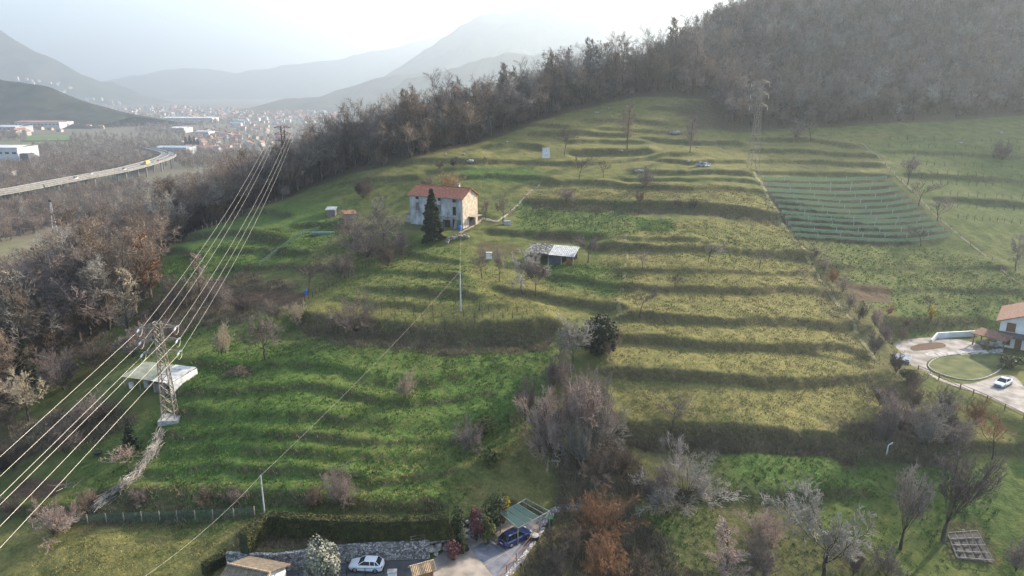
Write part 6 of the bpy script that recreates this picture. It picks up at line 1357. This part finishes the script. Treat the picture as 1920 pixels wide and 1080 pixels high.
b_ = MB(); p_ = hit(183, 853); b_.loft([[(r*math.cos(a), r*math.sin(a)*.7, z) for a in np.linspace(0, 6.28, 13)[:-1]] for r, z in ((.5, .1), (.75, .5), (.8, .55), (.6, .45))]); tag(b_.build('wheelbarrow_tub', M_BLACK, None, p_), 'dark upturned tub on the grass under the cables', 'tub')
b_ = MB(); p_ = hit(574, 552); b_.tube((0, 0, 0), (0, 0, .95), .3, .28, 10); tag(b_.build('barrel', M_BLUE, None, p_), 'blue barrel at the end of the soil plot', 'barrel')
def cold_frame():
    p = hit(605, 440); t = thing('net_tunnel', 'low green net tunnel on the terrace left of the farmhouse', 'net tunnel', p, .1); q = MB(); q.loft([[(x, 1.1*math.cos(a), .9*math.sin(a)) for a in np.linspace(0, math.pi, 8)] for x in (-3, 0, 3)]); q.build('cover', M_TEAL, t)
cold_frame()
# ------------------------------------------------------------------ the valley: viaduct, factories, town, woods
def vground(x, y): 
    a = float(valley_h(np.array([x]), np.array([y]))[0]); return a if not (x > -250 and y < 900) else max(ZV-30, gz(x, y))
def vhit(px, py):
    d = ray(px, py)
    t = np.arange(420, 9000, 3.0); g = CAMZ+d[2]*t < valley_h(d[0]*t, d[1]*t); k = int(np.argmax(g)) if g.any() else len(t)-1
    return d*t[k]+np.array([0, 0, CAMZ])
M_DECK = mat('viaduct concrete', (.17,.165,.155), (.27,.26,.245), .4, .9)
M_ROADG = mat('motorway asphalt', (.10,.10,.105), (.16,.16,.165), .3, .9)
H_DECK = 80.0
_vp = [(-40,366),(25,356),(110,339.5),(190,325),(232,317.5),(268,308),(296,300),(312,294),(318,289),(312,285),(296,281),(276,277)]
def smooth_line(P, n=70):
    P = np.array(P); s = np.concatenate([[0], np.cumsum(np.hypot(*np.diff(P[:, :2], axis=0).T))]); q = np.linspace(0, s[-1], n); Q = np.stack([np.interp(q, s, P[:, k]) for k in range(3)], 1)
    for _ in range(6): Q[1:-1] = (Q[:-2]+2*Q[1:-1]+Q[2:])/4
    return Q
VP = smooth_line([at_h(x, y, H_DECK) for x, y in _vp])
def viaduct():
    o = VP[0]; t = thing('viaduct', 'long curving concrete motorway viaduct on the valley floor', 'viaduct', o); n = len(VP); Q = VP-o; off = []
    for i in range(n):
        e = (Q[min(n-1, i+1)]-Q[max(0, i-1)])[:2]; e = e/np.hypot(*e); off.append(np.array([-e[1], e[0], 0]))
    def strip(a, b_, z0, z1): return [[tuple(Q[i]+off[i]*a+[0, 0, z0]), tuple(Q[i]+off[i]*b_+[0, 0, z0]), tuple(Q[i]+off[i]*b_+[0, 0, z1]), tuple(Q[i]+off[i]*a+[0, 0, z1])] for i in range(n)]
    MB().loft(strip(-9, 9, -1.6, 0)).build('deck', M_DECK, t); MB().loft(strip(-8.6, 8.6, .0, .05)).build('carriageway', M_ROADG, t)
    for a in (-9, -.3, 8.6): MB().loft(strip(a, a+.4, -.5, 1.0)).build('parapet', M_DECK, t)
    for i in range(4, n-12, 7):
        b = MB(); g = vground(*VP[i][:2])-VP[i][2]
        for s in (-4.5, 4.5):
            c = Q[i]+off[i]*s; b.tube((c[0], c[1], Q[i][2]+g-2), (c[0], c[1], Q[i][2]-2.6), 1.1, n=8)
        c0, c1 = Q[i]-off[i]*7.5, Q[i]+off[i]*7.5; b.tube((c0[0], c0[1], Q[i][2]-2.3), (c1[0], c1[1], Q[i][2]-2.3), .9, n=6); b.build('pier', M_DECK, t)
viaduct()
def vehicle(name, label, f, lane, L, W, H, m, cab=None):
    i = f*(len(VP)-1); k = min(int(i), len(VP)-2); p = VP[k]+(VP[k+1]-VP[k])*(i-k); e = (VP[k+1]-VP[k])[:2]; e = e/np.hypot(*e); p = p+np.array([-e[1], e[0], 0])*lane+[0, 0, .05]
    t = thing(name, label, 'truck' if L > 6 else 'car', p, math.atan2(e[1], e[0]))
    if L > 6:
        MB().box((-.8, 0, H*.55), (L-2, W, H*.8)).build('cargo_box', m, t); MB().loft([[(x, s*W*.48, z) for s, z in ((-1, .5), (-1, c), (1, c), (1, .5))] for x, c in ((L/2-1.7, 2.7), (L/2-.6, 2.6), (L/2, 1.6))]).build('cab', cab or M_WHITE, t)
    else:
        MB().loft([[(x*L, s*W/2, z) for s, z in ((-1, .25), (-1, c), (1, c), (1, .25))] for x, c in ((-.5, .7), (-.4, .95), (.2, .9), (.45, .75), (.5, .5))]).build('body', m, t); MB().loft([[(x*L, s*W*w, z) for s in (-1, 1)for x in ((a, b_) if s < 0 else (b_, a))] for a, b_, w, z in ((-.42, .22, .46, .85), (-.32, .08, .38, H))]).build('cabin', M_GLASSD, t)
    for x in (-L*.3, L*.3):
        for s in (-1, 1): MB().tube((x, s*W*.38, .35), (x, s*W*.51, .35), .38, n=8).build('wheel', M_TYRE, t)
M_YEL = mat('yellow truck box', (.55,.33,.06), (.68,.43,.09), .6, .6)
vehicle('truck', 'yellow box lorry on the middle of the viaduct', .475, -4.5, 13, 2.6, 4.2, M_YEL)
vehicle('van', 'white van behind the yellow lorry on the viaduct', .36, -4.5, 5.6, 2.1, 2.3, M_WHITE); vehicle('van', 'white van at the near left end of the viaduct', .21, -4.5, 6.0, 2.1, 2.4, M_WHITE)
for i, (f, l_, m, lab) in enumerate([(.52, -4.5, P_WHITE, 'white car just ahead of the yellow lorry on the viaduct'), (.55, -4.5, mat('red car paint', (.4,.02,.02), (.5,.03,.03), 1, .3), 'red car ahead of the yellow lorry on the viaduct'), (.60, 4.5, P_SILV, 'pale car in the far lane before the viaduct bend'), (.70, -4.5, P_SILV, 'pale car entering the viaduct bend'), (.78, 4.5, P_WHITE, 'white car in the viaduct bend'), (.83, -4.5, P_BLUE, 'dark car at the far side of the viaduct bend'), (.28, 4.5, P_SILV, 'pale car in the far lane at the left end of the viaduct')]): vehicle('car', lab, f, l_, 4.4, 1.8, 1.5, m)
# factories
M_FW, M_FG, M_FR, M_FD = mat('white factory cladding', (.45,.46,.47), (.58,.59,.60), .05, .7), mat('grey factory cladding', (.30,.32,.35), (.42,.44,.47), .05, .7), mat('brick red roof', (.24,.11,.08), (.36,.17,.13), .05, .9), mat('dark factory wall', (.06,.065,.08), (.11,.115,.13), .05, .8)
M_FB = mat('blue grey sheet roof', (.20,.26,.31), (.28,.34,.40), .05, .6)
def factory(label, x0, x1, yb, yt, dep, wm, rm, rz=0.0, name='warehouse'):
    a, b = vhit(x0, yb), vhit(x1, yb); D = (a[1]+b[1])/2; a = at_d(x0, yb, D); b = at_d(x1, yb, D); L = b[0]-a[0]; h = max(4, at_d(x0, yt, D)[2]-a[2])
    t = thing(name, label, 'warehouse', (a[0], a[1], a[2]), rz); MB().box((L/2, dep/2, h/2-2), (L, dep, h+4)).build('wall', wm, t); r = MB(); r.slab((-.6, -.8, h+.3), (L+.6, -.8, h+.3), (L+.6, dep/2, h+dep*.04+.5), (-.6, dep/2, h+dep*.04+.5), .5); r.slab((L+.6, dep+.8, h+.3), (-.6, dep+.8, h+.3), (-.6, dep/2, h+dep*.04+.5), (L+.6, dep/2, h+dep*.04+.5), .5); r.build('roof', rm, t)
    n = max(2, int(L/9)); b = MB()
    for i in range(n): b.box((L*(i+.5)/n, -.06, h*.62), (L/n*.6, .1, h*.16))
    b.build('window_band', M_PANE, t)
for a in [('big white hall at the left edge of the valley', -30, 36, 303, 277, 45, M_FW, M_FW), ('small dark building beside the big white hall', 39, 55, 306, 289, 14, M_FD, M_FD), ('low white shed at the left edge under the big hall', -20, 10, 336, 324, 20, M_FW, M_FG),
          ('long factory with a brick red roof', 28, 112, 240, 229, 60, M_FW, M_FR), ('white block right of the brick red roof factory', 92, 128, 227, 215, 50, M_FW, M_FW), ('grey factory wing at the far left', -20, 30, 248, 238, 60, M_FG, M_FG), ('wide pale factory in the middle of the valley', 143, 196, 229, 217, 90, M_FW, M_FG), ('white factory hall right of the wide pale one', 207, 234, 226, 216, 70, M_FW, M_FW), ('long low white hall behind the bare poplars', 305, 398, 228, 221, 60, M_FW, M_FW), ('blue grey hall at the bend of the viaduct', 292, 350, 291, 277, 40, M_FG, M_FB), ('pale workshop above the viaduct bend', 320, 346, 248, 240, 50, M_FW, M_FW), ('pale flat shop building at the near edge of the town', 366, 392, 257, 247, 40, M_FW, M_FG), ('low red roofed hall beside the dark cypresses', 360, 400, 284, 275, 24, M_FW, M_FR), ('grey hall left of the wide pale factory', 60, 88, 219, 212, 70, M_FG, M_FG)]: factory(*a)
def chimney(label, px, py, pt):
    p = vhit(px, py); h = at_d(px, pt, p[1])[2]-p[2]; t = thing('factory_chimney', label, 'chimney', p); MB().tube((0, 0, -2), (0, 0, h), 2.2, 1.4, 10).build('shaft', M_DECK, t); MB().tube((0, 0, h-2), (0, 0, h), 1.7, 1.7, 10).build('rim', M_FR, t)
chimney('slim chimney at the left above the factories', 41, 228, 198); chimney('slim chimney in the middle of the valley', 297, 218, 196); chimney('second slim chimney in the middle of the valley', 322, 214, 196)
# houses of the town
def house_mesh(i, L, W, h, wm, rm):
    b = MB(); b.mat(0).add([(0,0,-3),(L,0,-3),(L,W,-3),(0,W,-3),(0,0,h),(L,0,h),(L,W,h),(0,W,h),(0,W/2,h+W*.25),(L,W/2,h+W*.25)], [(0,1,5,4),(1,2,6,9,5),(2,3,7,6),(3,0,4,8,7)])
    b.mat(1); k = .5; o = .7; z0 = h-o*k+.1
    b.slab((-o,-o,z0+.2),(L+o,-o,z0+.2),(L+o,W/2,h+W*.25+.3),(-o,W/2,h+W*.25+.3),.2); b.slab((L+o,W+o,z0+.2),(-o,W+o,z0+.2),(-o,W/2,h+W*.25+.3),(L+o,W/2,h+W*.25+.3),.2)
    b.mat(2)
    for fl in range(int(h/3)):
        for k in range(int(L/3)): b.box((1.5+3*k, -.02, 1.6+3*fl), (1.0, .06, 1.3))
    return b.mesh('house', [wm, rm, M_PANE])
M_HC, M_HY = mat('cream house wall', (.40,.37,.32), (.50,.465,.40), .1, .9), mat('ochre house wall', (.36,.28,.19), (.44,.35,.25), .1, .9)
_HM = [house_mesh(0, 12, 9, 6, M_HC, M_FR), house_mesh(1, 10, 9, 7, M_FW, M_FR), house_mesh(2, 14, 10, 9, M_HC, M_FR), house_mesh(3, 18, 11, 12, M_FW, M_FG), house_mesh(4, 11, 8, 6, M_HY, M_FR), house_mesh(5, 22, 12, 15, M_HC, M_FR)]
_hr2 = np.random.default_rng(12)
def house_at(px, py, label, group, pick=None, s=1.0, p=None):
    p = vhit(px, py) if p is None else p; o = link('house', _HM[_hr2.choice(pick or [0, 1, 2, 4])], None, p, _hr2.uniform(-.5, .5)+(1.57 if _hr2.random() < .4 else 0)); o.scale = (s, s, s*_hr2.uniform(.85, 1.2)); return tag(o, label, 'house', group)
def town(n, box, label, group, pick, s=1.0):
    for k in range(n):
        f, g = _hr2.random(), _hr2.random(); x = box[0]+(box[2]-box[0])*f; lo = np.interp(x, [c[0] for c in box[4]], [c[1] for c in box[4]]); hi = np.interp(x, [c[0] for c in box[4]], [c[2] for c in box[4]]); house_at(x, lo+(hi-lo)*g, label, group, pick, s)
town(110, (345, 0, 540, 0, [(345, 262, 282), (400, 245, 288), (470, 238, 284), (540, 234, 262)]), 'house with a red tiled roof in the town below the far pylon', 'red roofed houses of the town', [0, 1, 2, 4])
town(60, (430, 0, 640, 0, [(430, 224, 240), (540, 214, 234), (640, 212, 230)]), 'pale house in the far suburb under the wooded spur', 'houses of the far suburb', [1, 2, 3, 0])
town(45, (270, 0, 420, 0, [(270, 203, 216), (350, 200, 218), (420, 206, 236)]), 'small pale house in the middle distance of the valley', 'houses in the middle of the valley', [0, 1, 3, 2])
town(26, (0, 0, 200, 0, [(0, 230, 262), (200, 228, 240)]), 'house among the factories at the left of the valley', 'houses among the factories', [0, 2, 4, 1])
# houses on the foot of the left mountain: stand on its slope
def slope_houses():
    ob = [o for o in SC.objects if o.name == 'mountain'][0]; co = np.empty(len(ob.data.vertices)*3, np.float32); ob.data.vertices.foreach_get('co', co); co = co.reshape(-1, 3); x, y = project(co)
    m = np.nonzero((x > 20) & (x < 285) & (y > 150+0*x) & (y > 120+.33*x) & (y < 205))[0]; m = m[co[m, 1] < 5400]; c = _hr2.choice(m, min(70, len(m)), replace=False)
    for i in c: house_at(0, 0, 'white house on the foot of the left mountain', 'houses on the foot of the left mountain', [1, 2, 3, 0, 5], 1.25, co[i]+np.array([_hr2.normal()*12, _hr2.normal()*6, .5]))
slope_houses()
# trees of the valley floor, and the far town that reads as one mass
def valley_scatter():
    rng = np.random.default_rng(5); n = 26000; az = rng.uniform(math.radians(-39), math.radians(-4), n); r = np.exp(rng.uniform(math.log(330), math.log(3600), n)); x, y = r*np.sin(az), r*np.cos(az)
    hz = np.where(r < 740, height(x, y, False), -999); vz = np.where((x > -250) & (y < 900), ZV-30, valley_h(x, y)); z = np.maximum(hz, vz)
    px, py = project(np.stack([x, y, z], -1)); nz = fbm(x*.006, y*.006, 3, 77)
    m = ((nz > .47) | ((py > 270) & (nz > .33))) & ~(in_poly(x, y, WOOD) & (z > CAMZ-104) & (x > -330) & (y < 520))
    dv = np.full(n, 1e9)
    for q in VP: dv = np.minimum(dv, np.hypot(x-q[0], y-q[1]))
    m &= dv > 16; m &= ~((px > 345) & (px < 520) & (py > 236) & (py < 290) & (rng.random(n) < .8)); m &= ~((px > 40) & (px < 132) & (py > 252) & (py < 270)); m &= ~((px < 60) & (py > 270) & (py < 312))
    o = (WX < -45) & (WZ < ZV+25)
    return x[m], y[m], z[m], rng
_x, _y, _z, _r = valley_scatter()
scatter_stuff('valley_trees', 'brown leafless trees and thickets of the valley floor', _wsrc, _x, _y, _z, (.5+.6*_r.random(len(_x)))*.95, _r)
def far_town():
    rng = np.random.default_rng(6); n = 420; px = rng.uniform(150, 640, n); py = np.interp(px, [150, 300, 420, 640], [206, 200, 204, 214])+rng.random(n)*np.interp(px, [150, 420, 640], [16, 24, 16]); P = np.array([vhit(a, c) for a, c in zip(px, py)])
    src = [[o] for o in SC.objects if o.name in ('house', 'house.001', 'house.002', 'house.003', 'house.004', 'house.005')]
    scatter_stuff('far_town', 'pale far-off houses of the town filling the end of the valley', src, P[:, 0], P[:, 1], P[:, 2], .9+.8*rng.random(n), rng)
far_town()
# a green sports field, cypresses
P_ = [vhit(*q) for q in ((44,266),(130,265),(126,256),(52,257))]; b_ = MB(); b_.add([tuple(p+[0, 0, 3.0]) for p in P_]+[tuple(p+[0, 0, -4]) for p in P_], [(0,1,2,3)]+[(i, 4+i, 4+(i+1)%4, (i+1)%4) for i in range(4)]); tag(b_.build('field', mat('green field', (.06,.105,.03), (.10,.15,.05), .02, .95)), kind='structure')
for i, (x, y, t_) in enumerate([(350, 281, 258), (358, 281, 255), (366, 280, 258), (372, 279, 262)]):
    p = vhit(x, y); h = at_d(x, t_, p[1])[2]-p[2]; conifer('cypress', '%s of the dark cypresses at the edge of the town' % ['leftmost', 'tallest', 'third', 'rightmost'][i], p, h, h*.45, 'yew', 50+i, 'tree', None, n_whorl=16, size=1.6)
# ------------------------------------------------------------------ grass tufts, straw and weeds: real blades on the near slopes
def blades(name, label, m, n, ch, hgt, seed, per=6, wid=.035, thr=.0, spread=.16):
    rng = np.random.default_rng(seed); V = _V; z4 = _zn; d = np.hypot(V[:, 0], V[:, 1]); w = z4[:, ch].astype(float)
    w = np.maximum(w-thr, 0)*(d < 215)*(np.abs(np.arctan2(V[:, 0], V[:, 1])) < .66)*d*d*(np.clip(fbm(V[:, 0]*.35, V[:, 1]*.35, 3, seed)-.15, 0, 1))*(1-np.minimum(1, z4[:, 3]*1.2))
    sx, sy = V[:, 0], V[:, 1]; pad = np.zeros(len(V), bool)
    for Q, H, f in _PADS[1:]: pad |= in_poly(sx, sy, Q)
    w[pad] = 0; w[in_poly(sx, sy, WOOD)] = 0; w /= w.sum(); i = rng.choice(len(V), n, p=w); c = V[i]+np.stack([rng.uniform(-.25, .25, n), rng.uniform(-.25, .25, n), np.zeros(n)], 1); c = np.repeat(c, per, 0); k = len(c)
    c[:, :2] += rng.normal(size=(k, 2))*spread; a = rng.random(k)*6.283; h = hgt*(.5+.9*rng.random(k)); wd = wid*(.7+.8*rng.random(k)); u = np.stack([np.cos(a), np.sin(a), a*0], 1)*wd[:, None]; tip = c+np.stack([rng.normal(size=k)*h*.45, rng.normal(size=k)*h*.45, h], 1); c[:, 2] -= .05
    Vb = np.stack([c-u, c+u, tip], 1).reshape(-1, 3); q = np.arange(k)*3
    tag(link(name, np_mesh(name, Vb, np.stack([q, q+1, q+2], -1), m)), label, kind='stuff')
blades('grass', 'tufts of lush green grass', mat('green grass blades', (.05,.09,.018), (.105,.185,.035), .35, .8), 26000, 1, .26, 61, 6, .05)
blades('dry_grass', 'tufts of dry yellow grass', mat('dry grass blades', (.15,.13,.05), (.26,.22,.09), .35, .85), 20000, 0, .22, 62, 7, .05, .0, .35)
blades('weeds', 'brown dead weeds on the banks', mat('dead weed stalks', (.11,.088,.06), (.25,.20,.13), .4, .9), 34000, 2, .45, 63, 8, .04, .55, .25)
# ------------------------------------------------------------------ the air
def build_haze():
    hb = MB(); hb.box((-2200, 6000, (HTOP+ZV-60)/2), (18000, 14400, HTOP-(ZV-60)))
    m, n, l, b = new_mat('haze'); n.remove(b)
    pv = n.new('ShaderNodeVolumePrincipled'); pv.inputs['Density'].default_value = HAZE_D; pv.inputs['Color'].default_value = (0.74, 0.87, 1.0, 1); pv.inputs['Anisotropy'].default_value = 0.50
    l.new(pv.outputs[0], n['Material Output'].inputs['Volume'])
    try: m.cycles.homogeneous_volume = True
    except Exception: pass
    return tag(hb.build('haze', m), kind='stuff')
HAZE_D, HTOP = 2.3e-4, 1080
build_haze()
